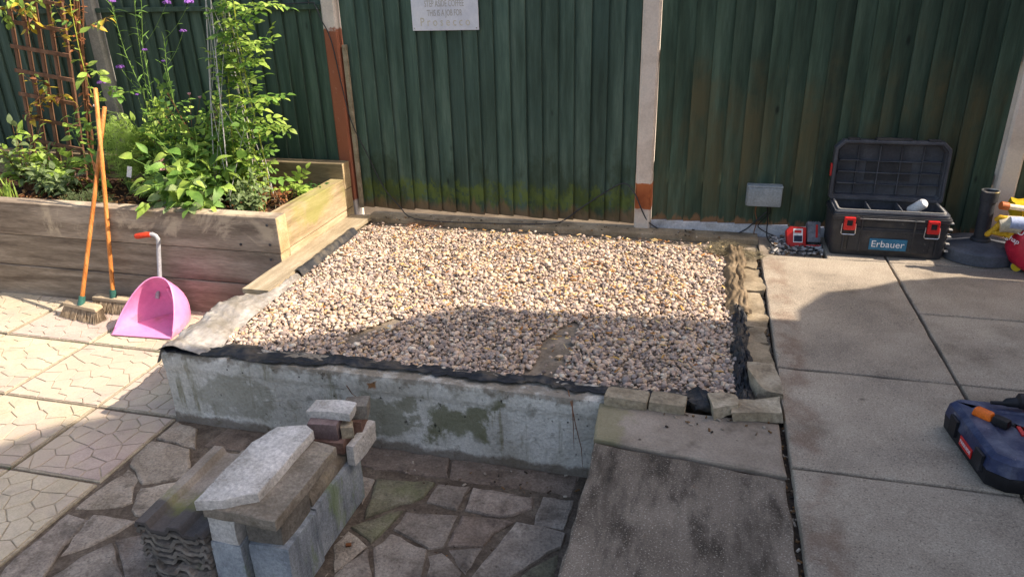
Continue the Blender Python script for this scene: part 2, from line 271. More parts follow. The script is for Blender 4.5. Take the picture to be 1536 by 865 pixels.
# ------------------------------------------------------------------ mesh helpers
class MB:
    def __init__(s): s.v = []; s.f = []
    def add(s, v, f):
        b = len(s.v); s.v += [tuple(p) for p in v]; s.f += [tuple(i+b for i in q) for q in f]; return s
    def box(s, c, d, rot=None, top=(1,1)):
        hx, hy, hz = d[0]/2, d[1]/2, d[2]/2
        P = [Vector((x*hx*(top[0] if z>0 else 1), y*hy*(top[1] if z>0 else 1), z*hz)) for z in (-1,1) for y in (-1,1) for x in (-1,1)]
        if rot is not None: P = [rot @ p for p in P]
        c = Vector(c)
        return s.add([p+c for p in P], [(0,2,3,1),(4,5,7,6),(0,1,5,4),(2,6,7,3),(1,3,7,5),(0,4,6,2)])
    def prism(s, poly, z0, z1, T=None, top=1.0):
        n = len(poly); cx = sum(p[0] for p in poly)/n; cy = sum(p[1] for p in poly)/n
        V = [Vector((p[0], p[1], z0)) for p in poly] + [Vector((cx+(p[0]-cx)*top, cy+(p[1]-cy)*top, z1)) for p in poly]
        if T is not None: V = [T @ v for v in V]
        Fc = [tuple(range(n-1,-1,-1)), tuple(range(n,2*n))] + [(i,(i+1)%n,n+(i+1)%n,n+i) for i in range(n)]
        return s.add(V, Fc)
    def tube(s, pts, r, n=8, cap=True):
        pts = [Vector(p) for p in pts]; k = len(pts); R = r if isinstance(r, (list, tuple)) else [r]*k
        V = []; up = None
        for i, p in enumerate(pts):
            d = (pts[min(i+1,k-1)]-pts[max(i-1,0)])
            if d.length < 1e-9: d = Vector((0,0,1))
            d.normalize()
            if up is None: up = d.orthogonal().normalized()
            up = (up - d*up.dot(d)); up = up.normalized() if up.length > 1e-6 else d.orthogonal().normalized()
            q = d.cross(up)
            for j in range(n):
                a = 2*math.pi*j/n; V.append(p + (up*math.cos(a)+q*math.sin(a))*R[i])
        Fc = [(i*n+j, i*n+(j+1)%n, (i+1)*n+(j+1)%n, (i+1)*n+j) for i in range(k-1) for j in range(n)]
        if cap: Fc += [tuple(range(n-1,-1,-1)), tuple(range((k-1)*n, k*n))]
        return s.add(V, Fc)
    def lathe(s, prof, n=32, c=(0,0,0), T=None, cap=True):
        V = []; c = Vector(c)
        for r, z in prof:
            for j in range(n):
                a = 2*math.pi*j/n; p = Vector((r*math.cos(a), r*math.sin(a), z)); V.append((T @ p if T else p)+c)
        k = len(prof)
        Fc = [(i*n+j, i*n+(j+1)%n, (i+1)*n+(j+1)%n, (i+1)*n+j) for i in range(k-1) for j in range(n)]
        if cap: Fc += [tuple(range(n-1,-1,-1)), tuple(range((k-1)*n, k*n))]
        return s.add(V, Fc)
    def sheet(s, fn, nu, nv, th=.003):
        P = [[Vector(fn(i/nu, j/nv)) for j in range(nv+1)] for i in range(nu+1)]
        nm = [[None]*(nv+1) for _ in range(nu+1)]
        for i in range(nu+1):
            for j in range(nv+1):
                a = P[min(i+1,nu)][j]-P[max(i-1,0)][j]; b = P[i][min(j+1,nv)]-P[i][max(j-1,0)]
                c = a.cross(b); nm[i][j] = c.normalized() if c.length > 1e-9 else Vector((0,0,1))
        V = [P[i][j] for i in range(nu+1) for j in range(nv+1)] + [P[i][j]-nm[i][j]*th for i in range(nu+1) for j in range(nv+1)]
        o = (nu+1)*(nv+1); ix = lambda i, j: i*(nv+1)+j
        Fc = []
        for i in range(nu):
            for j in range(nv):
                q = (ix(i,j), ix(i+1,j), ix(i+1,j+1), ix(i,j+1)); Fc.append(q); Fc.append(tuple(o+k for k in reversed(q)))
        bd = [ix(i,0) for i in range(nu+1)]+[ix(nu,j) for j in range(1,nv+1)]+[ix(i,nv) for i in range(nu-1,-1,-1)]+[ix(0,j) for j in range(nv-1,0,-1)]
        for k in range(len(bd)):
            a, b = bd[k], bd[(k+1)%len(bd)]; Fc.append((b, a, o+a, o+b))
        return s.add(V, Fc)
    def mesh(s, name, mat, bevel=0, seg=2, smooth=None, org=None):
        me = bpy.data.meshes.new(name)
        v = s.v
        if org is not None: v = [(p[0]-org[0], p[1]-org[1], p[2]-org[2]) for p in v]
        me.from_pydata(v, [], s.f)
        if bevel or True:
            bm = bmesh.new(); bm.from_mesh(me)
            bmesh.ops.recalc_face_normals(bm, faces=bm.faces)
            if bevel:
                ed = [e for e in bm.edges if len(e.link_faces) == 2 and e.calc_face_angle(0) > rad(28)]
                bmesh.ops.bevel(bm, geom=ed, offset=bevel, segments=seg, affect='EDGES', profile=.6, clamp_overlap=True)
            bm.to_mesh(me); bm.free()
        if smooth:
            me.polygons.foreach_set('use_smooth', [True]*len(me.polygons)); me.set_sharp_from_angle(angle=rad(smooth))
        me.materials.append(MATS[mat] if isinstance(mat, str) else mat)
        return me
    def build(s, name, mat, parent=None, bevel=0, seg=2, smooth=None, **k):
        # origin at the base centre of the piece
        lo = [min(p[i] for p in s.v) for i in range(3)]; hi = [max(p[i] for p in s.v) for i in range(3)]
        org = Vector(((lo[0]+hi[0])/2, (lo[1]+hi[1])/2, lo[2]))
        return put(name, s.mesh(name, mat, bevel, seg, smooth, org), org, parent, **k)

def put(name, me, loc, parent=None, rot=None, label=None, cat=None, group=None, kind=None):
    o = bpy.data.objects.new(name, me); COL.objects.link(o)
    T = Matrix.Translation(Vector(loc))
    if rot is not None: T = T @ (rot.to_4x4() if isinstance(rot, Matrix) else Matrix.Rotation(rot, 4, 'Z'))
    if parent is not None:
        o.parent = parent; o.matrix_parent_inverse = Matrix.Identity(4)
        o.matrix_basis = WM[parent.name].inverted() @ T
    else: o.matrix_basis = T
    WM[o.name] = T
    if label: o['label'] = label
    if cat: o['category'] = cat
    if group: o['group'] = group
    if kind: o['kind'] = kind
    return o
WM = {}
def thing(name, label, cat, loc=(0,0,0), group=None, kind=None):
    o = bpy.data.objects.new(name, None); COL.objects.link(o); o.location = loc; o.empty_display_size = .05
    WM[o.name] = Matrix.Translation(Vector(loc))
    o['label'] = label; o['category'] = cat
    if group: o['group'] = group
    if kind: o['kind'] = kind
    return o
def text_mesh(txt, size, depth, mat, name='lettering'):
    c = bpy.data.curves.new('t', 'FONT'); c.body = txt; c.size = size; c.extrude = depth; c.align_x = 'CENTER'; c.align_y = 'CENTER'; c.resolution_u = 3
    o = bpy.data.objects.new('t', c); COL.objects.link(o)
    dg = bpy.context.evaluated_depsgraph_get(); me = bpy.data.meshes.new_from_object(o.evaluated_get(dg))
    bpy.data.objects.remove(o); me.name = name; me.materials.clear(); me.materials.append(MATS[mat]); return me
def rotx(a): return Matrix.Rotation(a, 3, 'X')
def roty(a): return Matrix.Rotation(a, 3, 'Y')
def rotz(a): return Matrix.Rotation(a, 3, 'Z')
def nzv(p, s=1.0, o=0): return mn.noise(Vector(p)*s + Vector((o*3.7, o*1.3, o*2.1)))

def area2(P): return sum(P[i][0]*P[(i+1)%len(P)][1]-P[(i+1)%len(P)][0]*P[i][1] for i in range(len(P)))/2
def offset_poly(P, d):
    n = len(P); out = []
    for i in range(n):
        a, b, c = Vector(P[i-1]), Vector(P[i]), Vector(P[(i+1)%n])
        e1 = (b-a).normalized(); e2 = (c-b).normalized()
        n1 = Vector((-e1.y, e1.x)); n2 = Vector((-e2.y, e2.x)); m = n1+n2
        m = m.normalized() if m.length > 1e-6 else n1
        k = d/max(.45, m.dot(n1)); out.append(b+m*k)
    return out
def ragged(P, step, amp, rng):
    out = []
    for i in range(len(P)):
        a, b = Vector(P[i]), Vector(P[(i+1)%len(P)]); L = (b-a).length; k = max(1, int(L/step))
        nn = Vector((-(b-a).y, (b-a).x)).normalized() if L > 1e-9 else Vector((0,0))
        for j in range(k):
            q = a.lerp(b, j/k); out.append(q + nn*rng.uniform(-amp, amp) + (b-a).normalized()*rng.uniform(-amp, amp)*.3)
    return out
def slab_stone(poly, z0, z1, rng, bev=.006, amp=.004, step=.05, tilt=.004, mb=None, gap=0):
    P = [Vector((p[0], p[1])) for p in poly]
    if area2(P) < 0: P.reverse()
    if gap: P = offset_poly(P, gap)
    P = ragged(P, step, amp, rng)
    I1 = offset_poly(P, bev*.35); I2 = offset_poly(P, bev*1.4)
    n = len(P); c = sum(P, Vector((0,0)))/n
    tx, ty = rng.uniform(-tilt, tilt), rng.uniform(-tilt, tilt)
    zz = lambda q, z: z + tx*(q.x-c.x)*4 + ty*(q.y-c.y)*4
    mb = mb or MB(); V = []
    for R, z in ((P, z0), (P, z1-bev), (I1, z1-bev*.3), (I2, z1)):
        V += [(q.x, q.y, z0 if z == z0 else zz(q, z)+(rng.uniform(-1,1)*bev*.25)) for q in R]
    Fc = [(r*n+i, r*n+(i+1)%n, (r+1)*n+(i+1)%n, (r+1)*n+i) for r in range(3) for i in range(n)]
    Fc.append(tuple(range(n-1,-1,-1)))
    tri = tessellate_polygon([[Vector((q.x, q.y, 0)) for q in I2]])
    Fc += [tuple(3*n+i for i in t) for t in tri]
    return mb.add(V, Fc)
def clip(P, a, nrm):          # keep the side where (p-a).nrm <= 0
    out = []
    for i in range(len(P)):
        p, q = P[i], P[(i+1)%len(P)]; dp = (p-a).dot(nrm); dq = (q-a).dot(nrm)
        if dp <= 0: out.append(p)
        if dp*dq < 0: out.append(p+(q-p)*(dp/(dp-dq)))
    return out
def voronoi(pts, rect):
    x0, x1, y0, y1 = rect; cells = []
    for i, p in enumerate(pts):
        P = [Vector((x0,y0)), Vector((x1,y0)), Vector((x1,y1)), Vector((x0,y1))]
        for j, q in enumerate(pts):
            if i != j and (q-p).length < 1.2*max(x1-x0, y1-y0):
                P = clip(P, (p+q)/2, q-p)
                if len(P) < 3: break
        if len(P) >= 3 and abs(area2(P)) > 1e-5: cells.append(P)
    return cells
def rock(size, seed, cuts=3, amp=.012, freq=9, mat='sandstone', chip=.5):
    bm = bmesh.new(); bmesh.ops.create_cube(bm, size=1)
    bmesh.ops.subdivide_edges(bm, edges=bm.edges[:], cuts=cuts, use_grid_fill=True)
    for v in bm.verts:
        p = Vector((v.co.x*size[0], v.co.y*size[1], v.co.z*size[2]))
        ed = sum(abs(abs(c)-.5) < 1e-4 for c in v.co)
        sh = 1-.012*max(0, ed-1)
        n = mn.noise_vector(p*freq+Vector((seed*5.1, seed*2.3, seed)))
        v.co = Vector((p.x*sh, p.y*sh, p.z*(sh if ed < 3 else sh-.015))) + n*amp*(1+chip*max(0, ed-1))
    zmin = min(v.co.z for v in bm.verts)
    for v in bm.verts:
        if v.co.z < -size[2]*.3: v.co.z = -size[2]/2
        v.co.z += size[2]/2
    bmesh.ops.recalc_face_normals(bm, faces=bm.faces)
    me = bpy.data.meshes.new('rock'); bm.to_mesh(me); bm.free()
    me.polygons.foreach_set('use_smooth', [True]*len(me.polygons)); me.set_sharp_from_angle(angle=rad(32))
    me.materials.append(MATS[mat]); return me

# ================================================================== SETTING
ZL = -.345                                  # top of the lower paving; the upper paving tops out near z = 0
rg = random.Random(3)
def sbox(name, x0, x1, y0, y1, z0, z1, mat, parent=None, **k):
    return MB().box(((x0+x1)/2, (y0+y1)/2, (z0+z1)/2), (x1-x0, y1-y0, z1-z0)).build(name, mat, parent, **k)
g = MB().add([(-200,-200,-.42),(200,-200,-.42),(200,200,-.42),(-200,200,-.42)], [(0,1,2,3)]).build('ground', 'ground_dirt', kind='structure', label='bare brown earth around and under the paved yard', cat='ground')
low = sbox('lower_patio', -6.4, -2.245, -1.6, 3.5, -.41, -.357, 'crazy_joint', kind='structure', label='sunlit lower patio of cream and pink slabs below the gravel bed', cat='patio')
crazy = sbox('crazy_paving', -2.243, -.275, -1.6, 2.40, -.41, -.3545, 'crazy_joint', kind='structure', label='shaded crazy paving of broken flagstones below the painted wall', cat='paving')
up = sbox('upper_patio', -.27, 3.3, -1.6, 2.372, -.41, -.018, 'joint_dirt', kind='structure', label='grey concrete slab patio with dark joints under the toolbox', cat='patio')
sbox('sub_base', .352, 3.3, 2.373, 4.46, -.41, -.019, 'joint_dirt', up)

# moulded slabs of the left patio
cols_x = [-2.25, -2.70, -3.25, -3.82, -4.40, -5.0, -5.6, -6.2]; rows_y = [.4, .9, 1.4, 1.9, 2.38, 2.93, 3.44]
pinks = {(0,3), (1,4), (2,5), (0,0), (3,3), (2,2), (4,4)}
for i in range(len(cols_x)-1):
    for j in range(len(rows_y)-1):
        x1, x0 = cols_x[i]-.006, cols_x[i+1]+.006; y0, y1 = rows_y[j]+.007, rows_y[j+1]-.007
        if i == 0: x1 = -2.262
        dz = rg.uniform(-.003, .003)
        mt = 'slab_pink' if (i, j) in pinks else 'slab_left'
        sb = slab_stone([(x0,y0),(x1,y0),(x1,y1),(x0,y1)], -.40, ZL-.0035+dz, rg, bev=.005, amp=.0015, step=.12, tilt=0).build('slab', 'groove', low)
        pts = []
        for _ in range(600):
            p = Vector((rg.uniform(x0,x1), rg.uniform(y0,y1)))
            if all((p-q).length > .07 for q in pts): pts.append(p)
        mb = MB()
        for c in voronoi(pts, (x0+.006, x1-.006, y0+.006, y1-.006)):
            slab_stone(c, ZL-.006+dz, ZL+.0008+dz, rg, bev=.0018, amp=.0014, step=.035, tilt=.001, mb=mb, gap=.0022)
        mb.build('moulded_face', mt, sb)

# crazy paving stones, outlines from the photograph laid on the ground they lie on
RC = [('stone_brown',[(130,25),(700,105),(690,222),(140,150)]),('stone_brown',[(712,108),(1500,195),(1455,345),(1270,305),(705,224)]),
 ('stone_green',[(265,230),(615,252),(540,340),(190,462)]),('stone_grey',[(632,265),(828,285),(750,412),(565,372)]),
 ('stone_red',[(852,285),(1212,338),(1212,402),(1020,462),(802,422)]),('stone_grey',[(1272,337),(1455,362),(1405,535),(1218,500)]),
 ('stone_green',[(112,520),(415,420),(228,612)]),('stone_grey',[(442,432),(755,442),(662,635),(575,645),(362,538)]),
 ('stone_grey',[(350,558),(560,660),(530,840),(250,840),(245,640)]),('stone_brown',[(782,452),(1085,488),(962,556),(905,635),(692,635)]),
 ('stone_grey',[(690,652),(900,645),(795,812)]),('stone_grey',[(1112,490),(1405,555),(1372,640),(1060,820),(812,850),(900,738)]),
 ('stone_grey',[(150,190),(245,235),(180,380),(165,300)]),('stone_buff',[(0,630),(92,545),(205,625),(10,790)]),('stone_grey',[(208,650),(228,850),(0,850),(10,810)]),
 ('stone_grey',[(580,690),(652,665),(775,790),(760,850),(570,850)]),('stone_green',[(1202,758),(1360,680),(1340,850),(1090,850)])]
LC = [('stone_buff',[(795,150),(918,165),(1000,190),(1000,330),(870,352),(752,365),(735,335),(690,268),(700,230)]),('stone_buff',[(560,345),(682,278),(728,345),(690,465),(645,488),(545,495),(375,490),(470,395)]),
 ('stone_grey',[(345,520),(475,562),(300,735),(225,865),(-10,865),(20,810)]),('stone_grey',[(492,535),(715,562),(615,618),(480,695),(320,745)]),
 ('stone_grey',[(590,678),(650,870),(255,870),(420,750)]),('stone_red',[(612,665),(740,635),(850,700),(850,870),(668,870)]),
 ('stone_buff',[(745,385),(865,368),(1000,345),(1000,520),(715,535),(698,500)]),('stone_buff',[(815,128),(925,45),(1040,80),(1040,178),(925,152)])]
for mt, P in RC: 
    W = [onz(500+a/4.042, 660+b/4.042, ZL) for a, b in P]
    W = [(min(p.x, -.285), min(p.y, 2.37)) for p in W]
    slab_stone(W, -.40, ZL+rg.uniform(-.007,.005), rg, bev=.009, amp=.006, step=.04, tilt=.008, gap=-.002).build('flagstone', mt, crazy)
for mt, P in LC:
    W = [onz(a/3.53, 620+b/3.53, ZL) for a, b in P]
    W = [(max(p.x, -2.235), min(p.y, 2.37)) for p in W]
    slab_stone(W, -.40, ZL+rg.uniform(-.007,.005), rg, bev=.009, amp=.006, step=.04, tilt=.008, gap=-.002).build('flagstone', mt, crazy)
W = [(-2.0,2.215),(-1.36,2.2),(-1.36,2.365),(-1.98,2.36)]
slab_stone(W, -.40, ZL, rg, bev=.008, amp=.006, step=.05).build('flagstone', 'stone_brown', crazy)
pts = []
for _ in range(400):
    p = Vector((rg.uniform(-2.23,-.3), rg.uniform(.2,1.62)))
    if all((p-q).length > .17 for q in pts): pts.append(p)
for c in voronoi(pts, (-2.235,-.29,.1,1.7)):
    c = clip(c, Vector((-2.23,1.38)), Vector((-.215,1.93)).normalized())     # stop short of the traced stones
    if len(c) > 2 and abs(area2(c)) > .003: slab_stone(c, -.40, ZL+rg.uniform(-.006,.004), rg, bev=.008, amp=.006, step=.05, tilt=.006, gap=.008).build('flagstone', rg.choice(['stone_grey','stone_brown','stone_buff']), crazy)
# rubble stack stands where a few stones are hidden: plain flags under it
for (x0,x1,y0,y1) in ((-1.75,-1.5,1.62,2.1),(-1.48,-1.2,1.62,2.1)):
    slab_stone([(x0,y0),(x1,y0),(x1,y1),(x0,y1)], -.40, ZL-.003, rg, bev=.008, amp=.006, step=.06, tilt=0).build('flagstone', 'stone_brown', crazy)

# upper slabs
def slab(x0, x1, y0, y1, z, mat, sk=0, amp=.002, parent=up, z0=-.04):
    slab_stone([(x0,y0+sk),(x1,y0),(x1,y1),(x0,y1+sk)], z0, z, rg, bev=.006, amp=amp, step=.08, tilt=.0005).build('slab', mat, parent)
slab_stone([(-.287,2.122),(.334,2.05),(.336,.75),(-.30,.75)], -.045, -.006, rg, bev=.007, amp=.004, step=.06, tilt=0).build('slab', 'mossy_slab', up)
slab_stone([(-.295,2.135),(.334,2.062),(.334,2.366),(-.31,2.366)], -.045, .003, rg, bev=.007, amp=.004, step=.06, tilt=0).build('slab', 'back_slab', up)
slab(-.30, .336, -.3, .738, -.006, 'mossy_slab')
YJ = [-.52, .13, .785, 1.435, 2.09, 2.755]
for a, b in zip(YJ, YJ[1:]):
    for x0, x1 in ((.352, 1.0), (1.012, 1.655), (1.667, 2.32), (2.332, 2.98)):
        slab(x0, x1, a+.006, b-.006, .018+rg.uniform(-.002,.002), 'patio_slab')
slab(.352, 1.0, 2.761, 4.05, .018, 'patio_slab')
for x0, x1 in ((1.012, 1.655), (1.667, 2.32), (2.332, 2.98)):
    slab(x0, x1, 2.761, 3.395, .018, 'patio_slab'); slab(x0, x1, 3.407, 4.05, .017, 'patio_slab'); slab(x0, x1, 4.06, 4.42, .017, 'patio_slab')
slab(.70, 1.0, 4.06, 4.42, .017, 'patio_slab'); slab(.352, .688, 4.06, 4.42, -.002, 'back_slab', amp=.006)

# raised gravel bed: painted retaining wall, fill, edging
def rough_box(x0, x1, y0, y1, z0, z1, nx, ny, nz_, fn):
    bm = bmesh.new(); bmesh.ops.create_cube(bm, size=1)
    V = {}; mb = MB()
    def idx(i, j, k):
        if (i,j,k) not in V:
            p = Vector((x0+(x1-x0)*i/nx, y0+(y1-y0)*j/ny, z0+(z1-z0)*k/nz_)); V[(i,j,k)] = len(mb.v); mb.v.append(tuple(fn(p)))
        return V[(i,j,k)]
    for i in range(nx):
        for k in range(nz_):
            for j in (0, ny): mb.f.append((idx(i,j,k), idx(i+1,j,k), idx(i+1,j,k+1), idx(i,j,k+1)))
    for j in range(ny):
        for k in range(nz_):
            for i in (0, nx): mb.f.append((idx(i,j,k), idx(i,j+1,k), idx(i,j+1,k+1), idx(i,j,k+1)))
    for i in range(nx):
        for j in range(ny):
            for k in (0, nz_): mb.f.append((idx(i,j,k), idx(i+1,j,k), idx(i+1,j+1,k), idx(i,j+1,k)))
    bm.free(); return mb
wall = thing('retaining_wall', 'white painted concrete retaining wall holding up the gravel bed', 'wall', (-1.27, 2.43, -.4))
def wfn(p):
    d = nzv(p, 5)*.006 + nzv(p, 22, 2)*.0025
    line = -.085 + nzv((p.x,0,0), 1.2, 4)*.012 + nzv((p.x,0,0), 9, 5)*.003
    if p.y < 2.44:
        d -= .006*max(0, min(1, (p.z-line)/.006))
        d -= .014*max(0, -.30-p.z)/.1
    e = max(0, p.z+.015)*.5 if p.y < 2.41 else 0
    return Vector((p.x+nzv(p, 6, 3)*.004, p.y+d+e, p.z+(nzv(p, 9, 7)*.006 if p.z > -.05 else 0)))
rough_box(-2.25, -.272, 2.375, 2.492, -.42, 0, 170, 4, 36, wfn).build('front_wall', 'painted_wall', wall, smooth=40)
rough_box(-2.25, -2.15, 2.494, 4.40, -.42, 0, 4, 80, 14, lambda p: Vector((p.x+nzv(p,6)*.004, p.y, p.z+(nzv(p,9)*.004 if p.z>-.05 else 0)))).build('side_wall', 'painted_wall', wall, smooth=40)
bed = sbox('gravel_bed', -2.148, .348, 2.494, 4.45, -.41, -.022, 'membrane_bed', kind='structure', label='raised bed floor of dusty weed membrane under the gravel', cat='bed')
sbox('concrete_ledge', -2.16, .35, 4.30, 4.452, -.021, .014, 'kerb_stone', bed, bevel=.004)

# gravel: one uncountable mass of rounded pebbles
def gravel():
    X0, X1, Y0, Y1 = -2.10, .215, 2.475, 4.28
    P = []
    sp = .0156
    ny = int((Y1-Y0)/sp)
    for j in range(ny):
        for i in range(int((X1-X0)/sp)):
            P.append((X0+(i+.5*(j%2)+NP.uniform(-.45,.45))*sp, Y0+(j+NP.uniform(-.45,.45))*sp, 0))
    for _ in range(7500): P.append((NP.uniform(X0,X1), NP.uniform(Y0,Y1), 1))
    keep = []
    for x, y, l in P:
        e = .02*nzv((x, y, 0), 4)
        if y < 2.485+e+ (.02 if x < -1.3 else 0) or x > .20+e: continue
        # bare strips where the membrane shows
        s1 = abs((x+1.37)-.5*(y-2.87)); s2 = abs((x+.56)-.08*(y-2.75))
        if 2.64 < y < 2.93 and s1 < .042+.03*nzv((x,y,3), 12) and NP.random() < .93: continue
        if 2.5 < y < 3.05 and s2 < .062-.03*max(0,(y-2.85)/.2)+.02*nzv((x,y,5), 12) and NP.random() < .96: continue
        if y > 4.19+.03*nzv((x,0,9), 5) and NP.random() < .85: continue
        if abs(x+.30) < .07 and abs(y-3.98) < .035 and NP.random() < .75: continue
        keep.append((x, y, l))
    K = np.array(keep); n = len(K)
    bm = bmesh.new(); bmesh.ops.create_icosphere(bm, subdivisions=2, radius=1)
    bm.verts.ensure_lookup_table(); bv = np.array([v.co[:] for v in bm.verts]); bf = np.array([[v.index for v in f.verts] for f in bm.faces]); bm.free()
    near = np.clip((3.9-K[:,1])/1.4, 0, 1)
    a = NP.gamma(5, 1/5, n)*(.0090+.0014*near); a = np.clip(a, .0048, .0205)
    b = a*NP.uniform(.62,.95,n); c = a*NP.uniform(.42,.7,n)
    V = bv[None,:,:]*np.stack([a,b,c],1)[:,None,:]
    # lumpy: squash along a random plane
    for q in range(5):
        d = NP.normal(size=(n,3)); d /= np.linalg.norm(d,axis=1)[:,None]
        t = (V*d[:,None,:]).sum(2); lim = (b*NP.uniform(.4,.75,n))[:,None]; over = np.maximum(t-lim, 0)*.85; V -= over[:,:,None]*d[:,None,:]
    az = NP.uniform(0,6.283,n); tl = NP.normal(0,.24,n); tm = NP.uniform(0,6.283,n)
    def rot(V, ax, an):
        ca, sa = np.cos(an)[:,None], np.sin(an)[:,None]; i, j = [(1,2),(0,2),(0,1)][ax]
        A, B = V[:,:,i].copy(), V[:,:,j].copy(); V[:,:,i] = ca*A-sa*B; V[:,:,j] = sa*A+ca*B
    rot(V, 0, tl); rot(V, 2, az)
    hump = np.array([.012*nzv((x, y, 0), 2.3)+.006*nzv((x,y,4), 7) for x, y, l in keep])
    z = -.016+K[:,2]*NP.uniform(.006,.013,n)+hump*.7+np.where(K[:,1]<2.54, -.004, 0)
    V += np.stack([K[:,0],K[:,1],np.maximum(z, -.014)+c*.4],1)[:,None,:]
    pal = np.array([lin(h)[:3] for h in ('#baa592','#c4ad98','#a39184','#d0bca3','#92837a','#c8af92','#b09988','#d9ccb6','#9c9088','#c0a07e','#85776e','#ccb6a2')])
    wgt = np.array([14,14,10,8,8,8,12,4,9,4,5,10.]); wgt /= wgt.sum()
    col = pal[NP.choice(len(pal), n, p=wgt)]*NP.uniform(.80,1.10,n)[:,None]
    me = bpy.data.meshes.new('gravel'); nv = bv.shape[0]
    me.vertices.add(n*nv); me.vertices.foreach_set('co', V.reshape(-1))
    ff = (bf[None]+np.arange(n)[:,None,None]*nv).reshape(-1,3); nf = len(ff)
    me.loops.add(nf*3); me.loops.foreach_set('vertex_index', ff.reshape(-1).astype(np.int32))
    me.polygons.add(nf); me.polygons.foreach_set('loop_start', np.arange(0,nf*3,3,dtype=np.int32)); me.polygons.foreach_set('loop_total', np.full(nf,3,dtype=np.int32))
    me.polygons.foreach_set('use_smooth', np.ones(nf,dtype=bool))
    at = me.attributes.new('Col','FLOAT_COLOR','POINT'); at.data.foreach_set('color', np.repeat(np.c_[col,np.ones(n)], nv, 0).reshape(-1))
    me.update(); me.materials.append(MATS['pebble'])
    o = put('gravel', me, (0,0,0), kind='stuff', label='pinkish grey rounded gravel filling the raised bed', cat='gravel'); return n
gravel()
def scatter_chips(name, n, fn, pal, kind, label, cat, seed, L=(.012,.035), Wd=(.004,.009), th=.0018, tilt=.35, curl=False, parent=None):
    r = random.Random(seed); mb = MB(); cl = []
    for _ in range(n):
        p = fn(r)
        if p is None: continue
        l, w_ = r.uniform(*L), r.uniform(*Wd)
        R = rotz(r.uniform(0,6.28)) @ rotx(r.gauss(0,tilt)) @ roty(r.gauss(0,tilt*.5))
        mb.box((p[0],p[1],p[2]+th*.5), (l,w_,th), R, (r.uniform(.6,1), r.uniform(.5,1))); c = lin(r.choice(pal)); k = r.uniform(.75,1.2)
        cl += [(c[0]*k,c[1]*k,c[2]*k,1)]*8
    me = mb.mesh(name, 'chip'); at = me.attributes.new('Col','FLOAT_COLOR','POINT'); at.data.foreach_set('color', [v for c in cl for v in c])
    return put(name, me, (0,0,0), parent, kind=kind, label=label, cat=cat)
def gv(r):
    x, y = r.uniform(-2.05,.15), 2.55+1.65*r.random()**.7
    if nzv((x,y,8),2.4) < -.05 and r.random() < .75: return None
    return (x, y, .016+.012*nzv((x,y,0),2.3)+.004)
scatter_chips('wood_chips', 1300, gv, ['#b98f50','#c9a462','#9a6a34','#d8bd84','#8a5a30'], 'stuff', 'dry yellow wood chips and straw strewn over the gravel', 'wood chips', 4)
def dj(r):
    k = r.random()
    if k < .35: x, y = r.uniform(.332,.354), r.uniform(1.2,4.1); return (x, y, -.017)
    if k < .5: return (r.uniform(.42,.68), r.uniform(4.08,4.40), .005+r.uniform(0,.02))
    if k < .7:
        y = r.uniform(2.18,2.36); return (r.uniform(-1.1,-.32), y, ZL+.002) if r.random() < .4 else (r.uniform(-.1,.3), 2.36-abs(r.gauss(0,.05)), .006) if r.random() < .4 else None
    if k < .85: return (r.uniform(-2.1,.2), r.uniform(4.27,4.42), .017)
    return (r.uniform(-1.9,-.35), r.uniform(1.55,2.2), ZL-.012)
scatter_chips('debris', 520, dj, ['#4a3a2c','#6b5a48','#8d8070','#3a322a','#7a5a3a','#a59a8a'], 'stuff', 'crumbs of dirt, twigs and grit lying in the paving joints', 'debris', 9, L=(.005,.02), Wd=(.003,.009), th=.004)

scatter_chips('grey_chippings', 420, lambda r: (r.uniform(.42,.69), r.uniform(4.12,4.41), r.uniform(0,.012)), ['#8d8b88','#a5a3a0','#6d6b68','#b8b4ae','#565350'], 'stuff', 'loose grey stone chippings round the battery charger', 'chippings', 17, L=(.01,.028), Wd=(.008,.018), th=.009, tilt=.5)
# edging round the bed
board = thing('edging_board', 'sunlit timber edging board along the bed beside the planter', 'edging', (-2.19, 3.7, 0))
rough_box(-2.268, -2.115, 3.03, 4.31, .0, .026, 4, 40, 2, lambda p: Vector((p.x+nzv(p,3)*.008, p.y+(nzv(p,18)*.006 if p.y<3.1 else 0), p.z+nzv(p,5)*.003))).build('plank', 'coping', board, smooth=40)
kerb = thing('stone_edging', 'row of dirty sandstone edging blocks between gravel and concrete patio', 'edging', (.29, 3.4, -.02))
y = 2.745
while y < 4.12:
    d = rg.uniform(.11,.26); me = rock((.105+rg.uniform(-.015,.012), d-.004, .05), int(y*40), 4, .012, 16, 'kerb_stone')
    put('edging_block', me, (.285+rg.uniform(-.008,.008), y+d/2, -.046+rg.uniform(-.006,.006)), kerb); y += d

